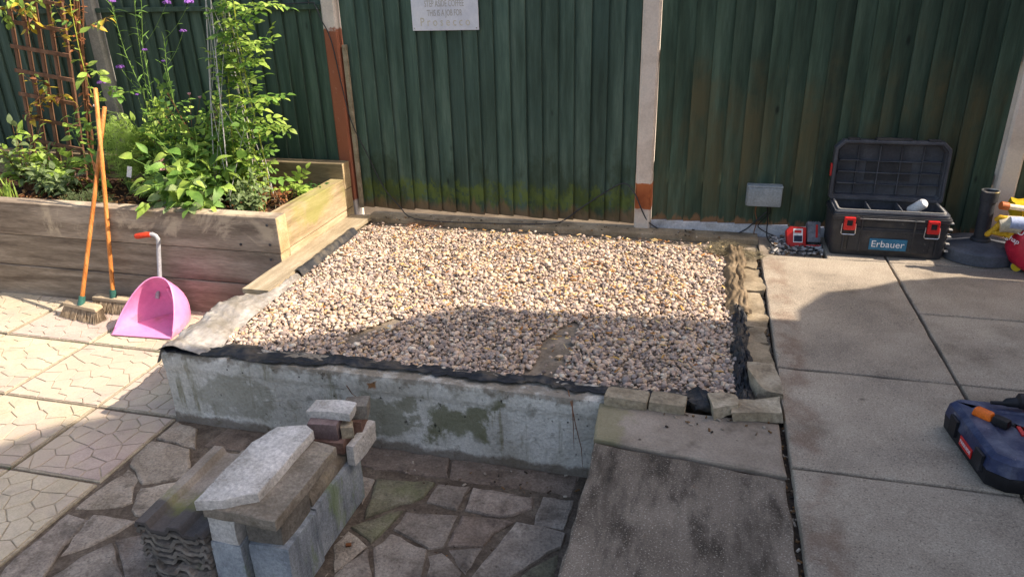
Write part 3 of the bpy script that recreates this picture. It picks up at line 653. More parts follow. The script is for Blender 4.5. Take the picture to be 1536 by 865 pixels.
def interp(t, K):
    for (a, va), (b, vb) in zip(K, K[1:]):
        if t <= b: return va+(vb-va)*max(0, (t-a))/(b-a)
    return K[-1][1]
mem = thing('weed_membrane', 'crumpled weed membrane sheet turned up along the edges of the gravel bed', 'membrane', (-1, 2.45, 0))
EK = [(-2.27,2.366),(-1.75,2.37),(-1.45,2.40),(-1.3,2.425),(-1.1,2.43),(-.8,2.42),(-.5,2.435),(-.2,2.41),(.03,2.40)]
def crease(p, f, o=0): return 1-2*abs(nzv(p, f, o))
def fm(u, v):
    x = -2.262+u*2.30
    ye = interp(x, EK)+.034*nzv((x,0,0),6)+.02*nzv((x,0,3),21)+.008*nzv((x,0,6),60); ye = max(ye, 2.364)
    y = 2.525+(ye-2.525)*v
    hgt = .004+.020*nzv((x,0,1),4)+.026*nzv((x,1,1),12)
    z = -.012+.02*v+max(.002,hgt)*math.sin(math.pi*min(1,v*1.02))**1.3+.006*nzv((x*1.5,y*3,0),22)+.006*(crease((x,y*2,5),16)-.5)
    if v > .8: z = max(z, .008+.004*nzv((x,y,7),30))
    return (x, y+.006*nzv((x,y,2),18), z)
MB().sheet(fm, 260, 16).build('front_fold', 'membrane', mem, smooth=70)
def lm_(u, v):
    y = 2.368+u*.94
    q = min(1, max(0, (y-2.86)/.2)); q = q*q*(3-2*q)
    xi = -2.02-.06*u+.022*nzv((0,y,0),7); xo = -2.285+.16*q+(.03*nzv((0,y,5),6)+.02*nzv((0,y,7),25))*(1-.8*q)
    x = xi+(xo-xi)*v
    w_ = 1-.55*q
    z = -.004+.045*math.sin(math.pi*min(1,v*1.05)*.8)*w_+.03*nzv((x*1.6,y*.8,0),6)*(.2+v)*w_+.022*(crease((x*.25+y*.8,y*.3-x*.15,3),9)-.62)*w_+.006*(crease((x*.4+y*1.2,y*.5-x,6),24)-.5)
    if x > -2.245: z = max(z, .008 if v > .2 else -.01)
    else: z = min(z, .02)-(-2.245-x)*1.6
    return (x, y+.012*nzv((x,y,6),12), z)
MB().sheet(lm_, 150, 34).build('pale_fold', 'membrane_dusty', mem, smooth=70)
def l2(u, v):
    y = 3.30+u*.72; x = -2.085-.045*v+.008*nzv((0,y,1),14)+.02*(1-u); z = .002+.034*min(1,v*1.7)+.005*nzv((0,y,9),25)
    return (x, y, z)
MB().sheet(l2, 50, 5).build('side_fold', 'membrane', mem, smooth=70)
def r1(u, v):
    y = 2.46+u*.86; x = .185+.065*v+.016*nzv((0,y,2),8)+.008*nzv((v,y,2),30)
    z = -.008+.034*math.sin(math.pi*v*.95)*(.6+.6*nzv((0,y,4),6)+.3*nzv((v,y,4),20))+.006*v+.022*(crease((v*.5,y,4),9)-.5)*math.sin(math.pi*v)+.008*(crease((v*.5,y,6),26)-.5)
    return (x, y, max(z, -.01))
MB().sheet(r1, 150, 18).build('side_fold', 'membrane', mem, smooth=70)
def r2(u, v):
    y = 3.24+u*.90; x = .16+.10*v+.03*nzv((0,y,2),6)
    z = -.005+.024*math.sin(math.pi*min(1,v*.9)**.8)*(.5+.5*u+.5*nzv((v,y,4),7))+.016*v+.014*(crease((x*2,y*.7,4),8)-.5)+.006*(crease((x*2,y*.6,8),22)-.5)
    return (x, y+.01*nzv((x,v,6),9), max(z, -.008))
MB().sheet(r2, 140, 24).build('pale_fold', 'membrane_brown', mem, smooth=70)  # browner material on the back stretch than on the black front stretch

def loose(name, label, cat, size, x, y, z, rz, seed, mat, amp=.008, rot=None, cuts=3, group=None, freq=9, chip=.5):
    return put(name, rock(size, seed, cuts, amp, freq, mat, chip), (x,y,z), rot=rot if rot is not None else rotz(rz), label=label, cat=cat, group=group)
loose('stone_sett', 'flat buff stone sett resting next to the top end of the painted wall', 'stone', (.16,.085,.036), -.207, 2.388, .003, -.05, 2, 'sandstone', .002, chip=1.2)
loose('stone_sett', 'flat buff stone sett touching the black plastic lump', 'stone', (.132,.088,.036), -.058, 2.390, .003, -.06, 3, 'sandstone', .002, chip=1.2)
loose('plastic_lump', 'shiny black crumpled lump of plastic sheet at the bed corner', 'plastic', (.08,.115,.034), .055, 2.445, .0, .3, 4, 'membrane', .02, cuts=6, freq=26)
loose('broken_stone', 'small pale broken stone butted against the longer one at the bed corner', 'stone', (.10,.11,.042), .145, 2.408, .004, .2, 5, 'sandstone', .012)
loose('broken_stone', 'long pale broken stone slab lying across the bed corner', 'stone', (.165,.10,.042), .255, 2.402, .004, .1, 6, 'sandstone', .012)
loose('broken_stone', 'upright buff rock at the end of the stone edging', 'stone', (.10,.19,.065), .292, 2.61, -.01, .1, 7, 'sandstone', .018, cuts=4)

# dry grass clump by the bed's back corner
def tuft(name, label, x, y, z, n, R, H, mat, seed, cat='grass', lean=.6, r0=.0012, spread=1.0):
    r = random.Random(seed); mb = MB()
    for _ in range(n):
        a = r.uniform(0,6.28); q = R*math.sqrt(r.random()); b = Vector((x+q*math.cos(a), y+q*math.sin(a), z))
        a2 = r.uniform(0,6.28); l = H*r.uniform(.4,1); d = Vector((math.cos(a2)*lean*spread, math.sin(a2)*lean*spread, r.uniform(.2,1))).normalized()
        m_ = b+d*l*.5; e = b+d*l+Vector((math.cos(a2),math.sin(a2),-.6))*l*.25
        mb.tube([b, m_, e], [r0, r0*.9, r0*.4], 3, False)
    return mb.build(name, mat, kind='stuff', label=label, cat=cat)
tuft('dry_grass', 'grey dried grass clump at the back corner of the gravel', .16, 4.13, 0, 420, .10, .075, 'straw', 3, lean=1.2)
tuft('dry_grass', 'wispy dried grass on the edging by the patio corner', .30, 4.02, .02, 160, .07, .05, 'straw', 5, lean=1.6)
tuft('dry_grass', 'dark dry twigs at the fence foot behind the gravel', -1.72, 4.29, .0, 120, .12, .05, 'stem_brown', 6, lean=1.6)

# unseen building shape added beyond the patio, outlined to cast the yard's shadow
X0 = 3.5
def cast(x, y, z=0.0):
    d = X0-x; return (y+d*math.tan(SUN_OFF), z+d*math.tan(SUN_EL)/math.cos(SUN_OFF))
def yz_prism(poly, x0, x1):
    mb = MB(); n = len(poly)
    V = [(x0,a,b) for a,b in poly]+[(x1,a,b) for a,b in poly]
    tri = tessellate_polygon([[Vector((a,b,0)) for a,b in poly]])
    return mb.add(V, [tuple(t) for t in tri]+[tuple(n+i for i in reversed(t)) for t in tri]+[(i,(i+1)%n,n+(i+1)%n,n+i) for i in range(n)])
hs = thing('shadow_caster', 'unseen gabled shadow caster added beyond the concrete patio', 'shadow caster', (5, 1, -.42))
gab = [cast(-1.1,3.10), cast(-1.427,2.80), cast(-2.02,2.47), cast(-2.38,2.255), cast(-2.53,2.04), cast(-3.2,1.3)]
yE = cast(.443,3.16)[0]
yz_prism([(yE,-.42), gab[0]]+gab[1:]+[(-.4,5.2),(-1.6,4.2),(-1.6,-.42)], X0, X0+4).build('wall', 'caster_brick', hs)
lt = [cast(.447,3.18), cast(.455,3.323), cast(.608,3.565), cast(.804,3.654), cast(.983,3.79), cast(1.283,3.90), cast(1.391,3.745), cast(1.56,3.69)]
yz_prism([(yE+.002,-.42), (yE+.002, lt[0][1])]+lt[1:]+[(lt[-1][0],-.42)], X0, X0+1.2).build('caster_low', 'roof_tile', hs)  # lower added part, shapes the stepped edge of the cast shadow

# ================================================================== FENCE
FY = 4.455
def fence_panel(x0, x1, zb, zt, mat, label, rail=None, slope=0, flip=False):
    t = thing('wooden_fence', label, 'fence', ((x0+x1)/2, FY, zb), 'feather edge fence panels')
    n = round((x1-x0)/.1); wd = (x1-x0)/n
    def sec(ov):
        e = wd*ov; P = [(0,0),(0,-.0055),(wd*.5,-.0185),(e-.004,-.0285),(e,-.026),(e,-.0115),(wd*.5,-.005)]
        return [(wd-a, b) for a, b in P][::-1] if flip else P
    me = MB().prism(sec(1.10), 0, zt-zb).mesh('board', mat, .0012, 1)
    me2 = MB().prism(sec(1.0), 0, zt-zb).mesh('board', mat, .0012, 1)
    r = random.Random(int(x0*100))
    for i in range(n):
        put('board', me2 if i == (0 if flip else n-1) else me, (x0+i*wd, FY, zb+r.uniform(-.006,.006)+slope*i/n), t, rot=roty(r.gauss(0,.0012)))
    for z in ([.35, 1.0, 1.6] if zb > -.2 else [.0,.8,1.55]):
        sbox('rail', x0, x1, FY+.001, FY+.05, z, z+.07, mat, t)
    if rail: sbox('front_rail', x0, x1, FY-.05, FY-.0295, rail-.03, rail, mat, t, bevel=.003)
    return t
ZT = 1.78
fence_panel(-2.262, -.392, .045, ZT, 'fence_mid', 'green feather edge fence panel with mossy foot and white sign', slope=-.015)
fence_panel(-.284, 1.545, .066, ZT, 'fence_right', 'dark green fence panel with brown worn patches behind the open toolbox', flip=True)
fence_panel(1.665, 3.45, .066, ZT, 'fence_right', 'dark green fence panel beyond the pale post by the umbrella base', flip=True)
fence_panel(-4.04, -2.372, -.36, ZT, 'fence_left', 'green fence panel behind the planter between grey and orange posts', rail=1.345)
fence_panel(-6.0, -4.155, -.36, ZT, 'fence_left', 'green fence panel behind the brown trellis', rail=1.345)
def post(x, mat, label, wd=.1, z0=-.42, lean=0):
    mb = MB(); c = .012; P = [(-wd/2+c,-.05),(wd/2-c,-.05),(wd/2,-.05+c),(wd/2,.05),(-wd/2,.05),(-wd/2,-.05+c)]
    mb.prism(P, 0, 2.22); me = mb.mesh('concrete_post', mat, .002, 1)
    put('concrete_post', me, (x, 4.452, z0), rot=roty(lean), label=label, cat='post', group='concrete fence posts')
post(-2.317, 'post_left', 'concrete fence post stained orange brown almost full height')
post(-.338, 'post_mid', 'pale concrete fence post with one orange band near its foot')
post(1.605, 'post_plain', 'plain white concrete fence post behind the umbrella base')
post(-4.097, 'post_grey', 'weathered grey concrete fence post beside the trellis')
post(-6.06, 'post_grey', 'grey concrete fence post past the trellis at the fence end')
sbox('gravel_board', -.286, 1.553, 4.425, 4.475, -.05, .0655, 'gravel_board', bevel=.004, label='pale concrete gravel board under the fence behind charger and toolbox', cat='gravel board')
sbox('gravel_board', 1.657, 3.45, 4.425, 4.475, -.05, .0655, 'gravel_board', bevel=.004, label='pale concrete gravel board beyond the white post', cat='gravel board')
bt = MB().box((-2.238, 4.42, .575), (.028, .022, 1.06)).build('timber_batten', 'coping', bevel=.002, label='thin raw timber batten wedged beside the orange stained post', cat='batten')

# sign
sg = thing('fence_sign', 'white wooden sign with engraved lettering screwed to the fence', 'sign', (-1.56, 4.43, 1.185))
MB().box((-1.562, 4.426, 1.328), (.42, .010, .286), roty(-.006)).build('plaque', 'sign_white', sg, bevel=.002)
for txt, z, s, m_, dx in (('STEP ASIDE COFFEE', 1.335, .052, 'engrave', 0), ('THIS IS A JOB FOR', 1.283, .050, 'engrave', 0), ('P r o s e c c o', 1.232, .068, 'engrave_cream', 0)):
    put('lettering', text_mesh(txt, s, .0006, m_), (-1.562+dx, 4.4205, z), sg, rot=rotx(math.pi/2) @ rotz(.006) @ Matrix.Diagonal((.55 if s < .06 else .82, 1, 1)))
for x in (-1.76, -1.365): MB().lathe([(.004,0),(.004,.002),(.002,.003)], 10, (x, 4.421, 1.198), rotx(math.pi/2)).build('screw', 'tool_grey', sg)

for k, P in enumerate(([(852,585),(858,610),(864,640),(872,672),(874,700)],[(858,600),(860,640),(861,675)],[(520,578),(528,590),(536,596)])):
    Q = [onz(*P[0], .01)]+[ony(x, y, 2.352 if k < 2 else 2.36) for x, y in P[1:]]
    MB().tube(Q, [.0022]+[.0018]*(len(Q)-2)+[.0008], 5).build('dry_root', 'stem_brown', label=('long dark root trailing down the right end of the painted wall','short dark root beside the long one on the painted wall','tiny root stub near the top of the painted wall')[k], cat='root')
# cables
def cable(name, label, P, r=.004, mat='black_rubber', sub=4):
    P = [Vector(p) for p in P]; Q = []
    for i in range(len(P)-1):
        p0, p1, p2, p3 = P[max(i-1,0)], P[i], P[i+1], P[min(i+2,len(P)-1)]
        for k in range(sub):
            t = k/sub; Q.append(.5*((2*p1)+(-p0+p2)*t+(2*p0-5*p1+4*p2-p3)*t*t+(-p0+3*p1-3*p2+p3)*t**3))
    Q.append(P[-1]); return MB().tube(Q, r, 7).build(name, mat, smooth=60, label=label, cat='cable')
cable('cable', 'grey cable running down across the orange stained post and fence', [ony(x, y, Y) for x, y, Y in ((380,10,4.395),(462,4,4.395),(472,8,4.394),(482,30,4.39),(497,62,4.39),(513,130,4.39),(528,185,4.40),(550,230,4.42),(575,280,4.42),(598,308,4.38))]+[onz(622,328,.02), onz(700,334,.022), onz(800,336,.022)], .0036, 'base_dark')
cable('cable', 'dark cable looping over the foot of the post with the orange band', [onz(800,336,.022), onz(840,333,.022), ony(870,313,4.42), ony(905,290,4.42), ony(935,275,4.415), ony(952,290,4.395), ony(964,318,4.395), ony(975,335,4.41), ony(1000,348,4.41), ony(1040,352,4.415), ony(1090,353,4.415), ony(1115,346,4.415), ony(1132,333,4.415), ony(1150,318,4.425)], .0038, 'base_dark')

# ================================================================== PLANTER
pl = thing('sleeper_planter', 'raised planter of stacked timber sleepers full of flowering plants', 'planter', (-3.6, 3.8, -.35))
def sleeper(x0, x1, y0, y1, z0, z1, mat, end='x'):
    o = MB().box(((x0+x1)/2,(y0+y1)/2,(z0+z1)/2), (x1-x0,y1-y0,z1-z0)).build('sleeper', mat, pl, bevel=.006)
    if end:
        o.data.materials.append(MATS['end_grain'])
        for p in o.data.polygons:
            if (p.normal.x > .9 if end == 'x' else p.normal.y < -.9): p.material_index = 1
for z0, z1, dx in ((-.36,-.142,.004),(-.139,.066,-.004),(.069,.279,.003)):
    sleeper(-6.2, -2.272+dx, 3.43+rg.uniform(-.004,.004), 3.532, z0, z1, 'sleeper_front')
    sleeper(-2.372, -2.272+dx-rg.uniform(0,.008), 3.535, 4.274, z0, z1-.002, 'sleeper_side', None)
for z0, z1 in ((-.36,-.142),(-.139,.066),(.069,.20),(.202,.378)):
    sleeper(-6.2, -2.276, 4.278, 4.375, z0, z1, 'sleeper_back')
for x, z in ((-2.33,.235),(-2.33,.12),(-2.34,.03),(-2.345,-.09),(-2.52,.11)):
    MB().lathe([(.008,0),(.008,.002),(.005,.0035)], 10, (x, 3.4255, z), rotx(math.pi/2)).build('bolt', 'base_dark', pl)
SOIL = .205
def soilfn(u, v):
    x = -6.2+u*3.82; y = 3.528+v*.75; return (x, y, SOIL+.02*nzv((x,y,0),5)+.01*nzv((x,y,3),16))
MB().sheet(soilfn, 120, 26, .05).build('soil', 'soil', smooth=70, kind='stuff', label='dark bark mulched soil in the planter', cat='soil')
scatter_chips('bark_mulch', 1500, lambda r: (r.uniform(-5.2,-2.4), r.uniform(3.55,4.2), SOIL+r.uniform(.002,.022)), ['#4a2e1c','#6b4529','#84603c','#3a2417','#a07a50'], 'stuff', 'brown bark mulch chips on the planter soil', 'mulch', 21, L=(.012,.045), Wd=(.006,.016), th=.004, tilt=.6)

# ---- leaves
def leaf_geo(L, Wd, fold=.25, curl=.25, n=4, tip=1.5, serr=0):
    V = []; Fc = []
    for i in range(n+1):
        t = i/n; w_ = Wd*.5*(math.sin(math.pi*min(1,t**.75*.98+.02)))**.8 if 0 < i < n else (.002 if i == 0 else 0.0004)
        if serr and 0 < i < n: w_ *= 1+serr*(1 if i%2 else -1)
        z = -curl*L*t*t; y = L*t*(1-.1*curl*t)
        V += [(-w_, y, z+fold*w_), (0, y, z), (w_, y, z+fold*w_)]
    for i in range(n):
        a = i*3; Fc += [(a,a+1,a+4,a+3),(a+1,a+2,a+5,a+4)]
    return V, Fc
def leaf_mesh(name, mat, parts, stalk=0):
    """parts: list of (pos, angle about Z, L, W, fold, curl)"""
    mb = MB()
    for (p, a, L, Wd, fo, cu) in parts:
        V, Fc = leaf_geo(L, Wd, fo, cu); R = rotz(a)
        mb.add([R @ Vector(v)+Vector(p) for v in V], Fc)
    if stalk: mb.tube([(0,-.001,0),(0,stalk*.5,.001),(0,stalk,0)], [.0012,.001,.0008], 4, False)
    me = bpy.data.meshes.new(name); me.from_pydata(mb.v, [], mb.f); me.materials.append(MATS[mat])
    me.polygons.foreach_set('use_smooth', [True]*len(me.polygons)); return me
LR = random.Random(5)
def simple_leaves(mat, L, Wd, k=3, stalk=.02): return [leaf_mesh('leaf', mat, [((0,stalk,0), 0, L*LR.uniform(.85,1.15), Wd*LR.uniform(.85,1.15), LR.uniform(.0,.6), LR.uniform(-.1,.9))], stalk) for _ in range(k*2)]
def rose_leaves(mat, s, k=3):
    out = []
    for _ in range(k):
        P = [((0,s*2.1,0),LR.uniform(-.2,.2),s*1.15,s*.75,.2,LR.uniform(.1,.4))]
        for yy, sc in ((1.4,1),(.65,.8)):
            for sg_ in (-1,1): P.append(((0,s*yy,0), sg_*LR.uniform(-1.25,-.9), s*sc, s*sc*.65, LR.uniform(.1,.35), LR.uniform(.1,.4)))
        out.append(leaf_mesh('leaf', mat, P, s*2.1))
    return out
def orient(d, up):
    y = Vector(d).normalized(); z = Vector(up)-y*Vector(up).dot(y); z = z.normalized() if z.length > 1e-5 else y.orthogonal().normalized()
    x = y.cross(z); return Matrix((x, y, z)).transposed()
def place_leaf(meshes, p, d, up, parent, r, sc=(.8,1.2), name='leaf'):
    s = r.uniform(*sc); put(name, r.choice(meshes), p, parent, rot=orient(d, up) @ Matrix.Scale(s, 3))
def stemline(a, b, bend, n=7):
    a, b = Vector(a), Vector(b); Q = []
    for i in range(n):
        t = i/(n-1); Q.append(a.lerp(b, t)+Vector(bend)*math.sin(math.pi*t))
    return Q
def grow(parent, paths, leaves, r, per, start=.3, r0=.003, r1=.0012, stem='stem_green', droop=.25, sc=(.8,1.2), upb=1.0, jit=.3, fwd=.35):
    for Q in paths:
        k = len(Q); MB().tube(Q, [r0+(r1-r0)*i/(k-1) for i in range(k)], 5, False).build('stem', stem, parent, smooth=60)
        a = r.uniform(0,6.28)
        for j in range(per):
            t = start+(1-start)*(j+r.random()*.6)/per; t = min(t, .999); i = int(t*(k-1)); f = t*(k-1)-i
            p = Q[i].lerp(Q[min(i+1,k-1)], f); d = (Q[min(i+1,k-1)]-Q[i]).normalized()
            a += 2.4+r.uniform(-.5,.5); side = Vector((math.cos(a), math.sin(a), 0))
            dd = side+d*fwd+Vector((0,0,-droop+r.uniform(-jit,jit)))
            if j == per-1: dd = d+side*.3
            place_leaf(leaves, p, dd, Vector((r.uniform(-.5,.7), r.uniform(-.7,.3), upb)), parent, r, sc)
def ell(r, c, R, lo=.4):
    while True:
        v = Vector((r.uniform(-1,1), r.uniform(-1,1), r.uniform(-1,1)))
        if lo < v.length <= 1: return Vector(c)+Vector((v.x*R[0], v.y*R[1], v.z*R[2]))
r = random.Random(12)
# 1 broad-leaved plant spilling over the front sleeper
p1 = thing('leafy_plant', 'broad leaved bright green plant spilling over the front sleeper', 'plant', (-2.98, 3.74, SOIL))
B = Vector((-2.98,3.74,SOIL)); L1 = simple_leaves('leaf_green',.115,.06,3,.03)+simple_leaves('leaf_lime',.11,.058,3,.03)+simple_leaves('leaf_grey',.10,.055,1,.03)
T = [ell(r, (-2.96,3.68,.43), (.38,.23,.27), .4) for _ in range(33)]
T = [t for t in T if t.z > .22]+[Vector((-2.95,3.43,.30)), Vector((-2.82,3.42,.30)), Vector((-3.12,3.43,.31)), Vector((-2.72,3.5,.3))]
grow(p1, [stemline(B+Vector((r.uniform(-.05,.05),r.uniform(-.04,.04),0)), t, (0,0,.05)) for t in T], L1, r, 9, .25, .004, .0015, droop=.3, sc=(.45,1.1))
# 2 rose bush
p2 = thing('rose_bush', 'dense rose bush with small leaves in front of the fence, behind the broad leaved plant', 'rose bush', (-3.15,4.05,SOIL))
B = Vector((-3.15,4.05,SOIL)); L2 = rose_leaves('leaf_green',.040)+rose_leaves('leaf_dark',.038,2)+rose_leaves('leaf_lime',.038,3)
C = ony(285,190,4.05)
T = [ell(r, C, (.38,.16,.30), .2) for _ in range(33)]
grow(p2, [stemline(B+Vector((r.uniform(-.08,.08),r.uniform(-.05,.05),0)), t, (r.uniform(-.04,.04),0,.02)) for t in T], L2, r, 9, .25, .004, .0015, 'stem_brown', droop=.15, sc=(.8,1.3))
for q in ((300,148),(284,143)):
    f = ony(*q, 3.98); mb = MB()
    for k in range(7):
        a = k*.9; mb.add(*[( [rotz(a) @ rotx(.6) @ Vector(v)+f for v in leaf_geo(.018,.016,.3,-.3)[0]]), leaf_geo(.018,.016)[1]])
    mb.build('blossom', 'petal_pink', p2)
    MB().tube(stemline(f, C+Vector((0,0,-.1)), (0,0,0)), .0015, 4).build('stem', 'stem_brown', p2)
p2b = thing('leafy_bush', 'mid green leafy bush filling the bed behind the feathery plant', 'bush', (-3.5,4.1,SOIL))
L2b = rose_leaves('leaf_lime',.042,3)+simple_leaves('leaf_green',.07,.034,3,.012)+simple_leaves('leaf_lime',.06,.03,2,.012); C2 = ony(228,205,4.08)
grow(p2b, [stemline(Vector((C2.x+r.uniform(-.1,.1),4.08,SOIL)), ell(r, C2, (.30,.14,.24), .2), (r.uniform(-.04,.04),0,.02)) for _ in range(32)], L2b, r, 9, .2, .0035, .0014, 'stem_green', droop=.15, sc=(.7,1.3))
p2c = thing('leafy_bush', 'bright leafy bush at the foot of the wire obelisk', 'bush', (-2.95,4.05,SOIL)); C3 = ony(345,215,4.0)
grow(p2c, [stemline(Vector((C3.x+r.uniform(-.1,.1),4.0,SOIL)), ell(r, C3, (.24,.12,.26), .2), (r.uniform(-.04,.04),0,.02)) for _ in range(30)], L2b, r, 9, .2, .0035, .0014, 'stem_green', droop=.15, sc=(.7,1.3))
# 3 obelisk and climbing rose
ob = thing('wire_obelisk', 'thin pale wire obelisk plant support carrying the climbing rose', 'plant support', (-2.78,3.95,.2))
OC = Vector((-2.80,3.93,0)); feet = []
for k, a in enumerate((.15,1.72,3.29,4.86)):
    b = OC+Vector((.20*math.cos(a), .20*math.sin(a), .19)); t = OC+Vector((.05+.012*math.cos(a), .012*math.sin(a), 1.80)); feet.append((b,t))
    MB().tube([b, b.lerp(t,.5), t], .0034, 6).build('leg', 'wire', ob)
for k in range(4):
    (a,b),(c,d) = feet[k], feet[(k+1)%4]
    for s in range(2):
        t0, t1 = .06+.34*s, .40+.34*s
        MB().tube([a.lerp(b,t0), c.lerp(d,t1)], .0018, 5).build('cross_wire', 'wire', ob); MB().tube([c.lerp(d,t0), a.lerp(b,t1)], .0018, 5).build('cross_wire', 'wire', ob)
MB().lathe([(.012,0),(.014,.01),(.008,.025)], 10, OC+Vector((.05,0,1.795))).build('finial', 'wire', ob)
p3 = thing('climbing_rose', 'climbing rose with yellow green stems trained up the wire obelisk', 'climbing rose', (-2.68,3.93,SOIL))
L3 = rose_leaves('leaf_lime',.042,3)+rose_leaves('leaf_green',.042,3)
def pth(px, Y): return [ony(x, y, Y) for x, y in px]
paths = [[Vector((-2.62,3.93,SOIL))]+pth([(400,255),(388,200),(376,150),(366,100),(356,50),(350,0),(348,-40)],3.88),
         [Vector((-2.70,3.95,SOIL))]+pth([(385,240),(370,180),(362,120),(352,60),(340,10),(335,-40)],3.92),
         [Vector((-2.75,3.95,SOIL))]+pth([(350,230),(345,170),(342,110),(338,60),(330,0)],3.96),
         pth([(366,100),(380,92),(395,70),(400,52)],3.88), pth([(352,30),(375,15),(395,5),(412,8)],3.88), pth([(388,200),(400,190),(412,186),(418,190)],3.88), pth([(376,150),(392,146),(408,145)],3.88), pth([(362,120),(345,95),(325,85)],3.92)]
grow(p3, paths[:3], L3, r, 70, .08, .0042, .002, 'stem_yellow', droop=.2, sc=(.7,1.25)); grow(p3, paths[3:], L3, r, 15, .12, .002, .001, 'stem_green', droop=.15, sc=(.7,1.1))
# 4 verbena
p4 = thing('tall_verbena', 'tall wiry verbena with small purple flower heads before the fence', 'verbena', (-3.45,4.05,SOIL))
L4 = simple_leaves('leaf_green',.065,.009,3,0); Vb = Vector((-3.42,4.05,SOIL))
heads = [(250,5,.022),(284,4,.024),(275,47,.016),(180,101,.022),(217,75,.013),(245,92,.011),(152,124,.022),(206,142,.01),(168,2,.018)]
main = [pth([(245,250),(225,160),(212,90),(204,30),(200,-20)],4.05), pth([(250,250),(228,150),(214,70),(212,0)],4.05), pth([(255,240),(262,160),(250,100),(246,60)],4.05), pth([(240,240),(215,140),(188,80),(176,40),(165,0)],4.05)]
grow(p4, main, L4, r, 22, .15, .003, .0015, 'stem_green', droop=-.3, sc=(.6,1.3), fwd=.8)
for (x, y, s) in heads:
    f = ony(x, y, 4.03); k = min(main, key=lambda Q: min((q-f).length for q in Q)); q = min([q for q in k if q.z < f.z-.08] or k, key=lambda q: (q-f).length)
    grow(p4, [stemline(q, f, (0,0,-.02), 5)], L4, r, 3, .2, .0016, .001, 'stem_green', droop=-.3, sc=(.4,.8), fwd=.8)
    mb = MB(); rr = random.Random(int(x))
    for _ in range(34):
        d = Vector((rr.gauss(0,1),rr.gauss(0,1),abs(rr.gauss(0,.8)))).normalized(); c = f+Vector((d.x*s,d.y*s,d.z*s*.6))
        R = orient(Vector((rr.gauss(0,1),rr.gauss(0,1),rr.gauss(0,.4))), d); q_ = s*.28
        mb.add([R @ Vector(v)+c for v in ((-q_,-q_,0),(q_,-q_,0),(q_,q_,.001),(-q_,q_,0))], [(0,1,2,3)])
    mb.build('flower_head', 'petal_purple', p4)
# 5 feathery cosmos
def feathery(name, label, base, c, R, n, mat, seed, ln=.05, th=.0009, cat='plant'):
    rr = random.Random(seed); t = thing(name, label, cat, base); mb = MB(); b = Vector(base)
    for _ in range(max(5, n//60)):
        MB().tube(stemline(b+Vector((rr.uniform(-.02,.02),rr.uniform(-.02,.02),0)), ell(rr, c, [k*.85 for k in R]), (0,0,.02)), [.0025,.0024,.002,.002,.0018,.0015,.001], 5, False).build('stem', 'stem_green', t)
    for _ in range(n):
        p = ell(rr, c, R, 0); p = p+Vector((0,0,.04*nzv(p,12)))
        d = Vector((rr.gauss(0,1), rr.gauss(0,1), rr.gauss(.5,.7))).normalized()
        for k in range(3):
            q = p+d*ln*.3*k; e = (d+Vector((rr.gauss(0,.8),rr.gauss(0,.8),rr.gauss(0,.6)))).normalized(); mb.tube([q, q+e*ln*.6], [th, th*.5], 3, False)
        mb.tube([p, p+d*ln], [th*1.2, th*.6], 3, False)
    mb.build('fine_foliage', mat, t, kind='stuff'); return t
C = ony(185,225,3.95)
feathery('feathery_plant', 'feathery pale green plant growing beside the crossed broom handles', (C.x,3.95,SOIL), C, (.13,.10,.20), 1000, 'feather', 4, .05)
feathery('feathery_plant', 'low blue green feathery seedlings at the planter edge behind the brooms', (ony(120,290,3.6).x,3.62,SOIL), (ony(125,290,3.6).x,3.62,.25), (.20,.08,.05), 420, 'leaf_grey', 6, .03)
# 6 shrub at the left end
p6 = thing('leafy_shrub', 'yellow green leafy shrub in front of the trellis foot', 'shrub', (-4.75,3.95,SOIL))
C = ony(28,225,3.9); L6 = simple_leaves('leaf_lime',.065,.038,3,.012)+simple_leaves('leaf_grey',.065,.036,2,.012)
grow(p6, [stemline(Vector((C.x+r.uniform(-.05,.05),3.9,SOIL)), ell(r, C, (.28,.16,.22), .3), (0,0,.03)) for _ in range(27)], L6, r, 9, .3, .003, .0012, 'stem_brown', droop=.2, sc=(.7,1.3))
# 7 strap leaves
p7 = thing('strap_leaf_plant', 'low clump of arching strap leaves at the planter edge', 'plant', (onz(28,297,.22).x,3.62,SOIL)); b = Vector((onz(28,297,.22).x,3.62,SOIL))
for k in range(22):
    a = r.uniform(0,6.28); l = r.uniform(.08,.16)
    V, Fc = leaf_geo(l, .012, .3, .9, 6); R = orient(Vector((math.cos(a)*.7, math.sin(a)*.7, 1)), Vector((math.cos(a),math.sin(a),.3)))
    me = bpy.data.meshes.new('leaf'); me.from_pydata(V, [], Fc); me.materials.append(MATS['leaf_lime']); put('leaf', me, b+Vector((r.uniform(-.04,.04),r.uniform(-.03,.03),0)), p7, rot=R)
# 8 trellis
TC = ony(68,140,4.2)
tr = thing('wooden_trellis', 'brown wooden trellis leaning in the planter with dying clematis', 'trellis', (TC.x,4.22,.2))
RT = roty(rad(8)); TO = Vector((ony(88,262,4.2).x,4.22,.2))
for k in range(5):
    mb = MB().box(RT @ Vector((-.21+.105*k,0,.75))+TO, (.026,.016,1.5), RT); mb.build('slat', 'trellis_brown', tr, bevel=.002)
for k in range(9):
    mb = MB().box(RT @ Vector((0,-.0155,.1+.16*k))+TO, (.47,.014,.026), RT); mb.build('slat', 'trellis_brown', tr, bevel=.002)
p8 = thing('clematis', 'clematis vine with brown stems and yellow dying leaves on the trellis', 'climber', (TO.x+.15,4.2,SOIL))
L8 = simple_leaves('leaf_yellow',.055,.034,3,.02)+simple_leaves('leaf_dry',.04,.02,2,.015)+simple_leaves('leaf_lime',.04,.024,1,.015)
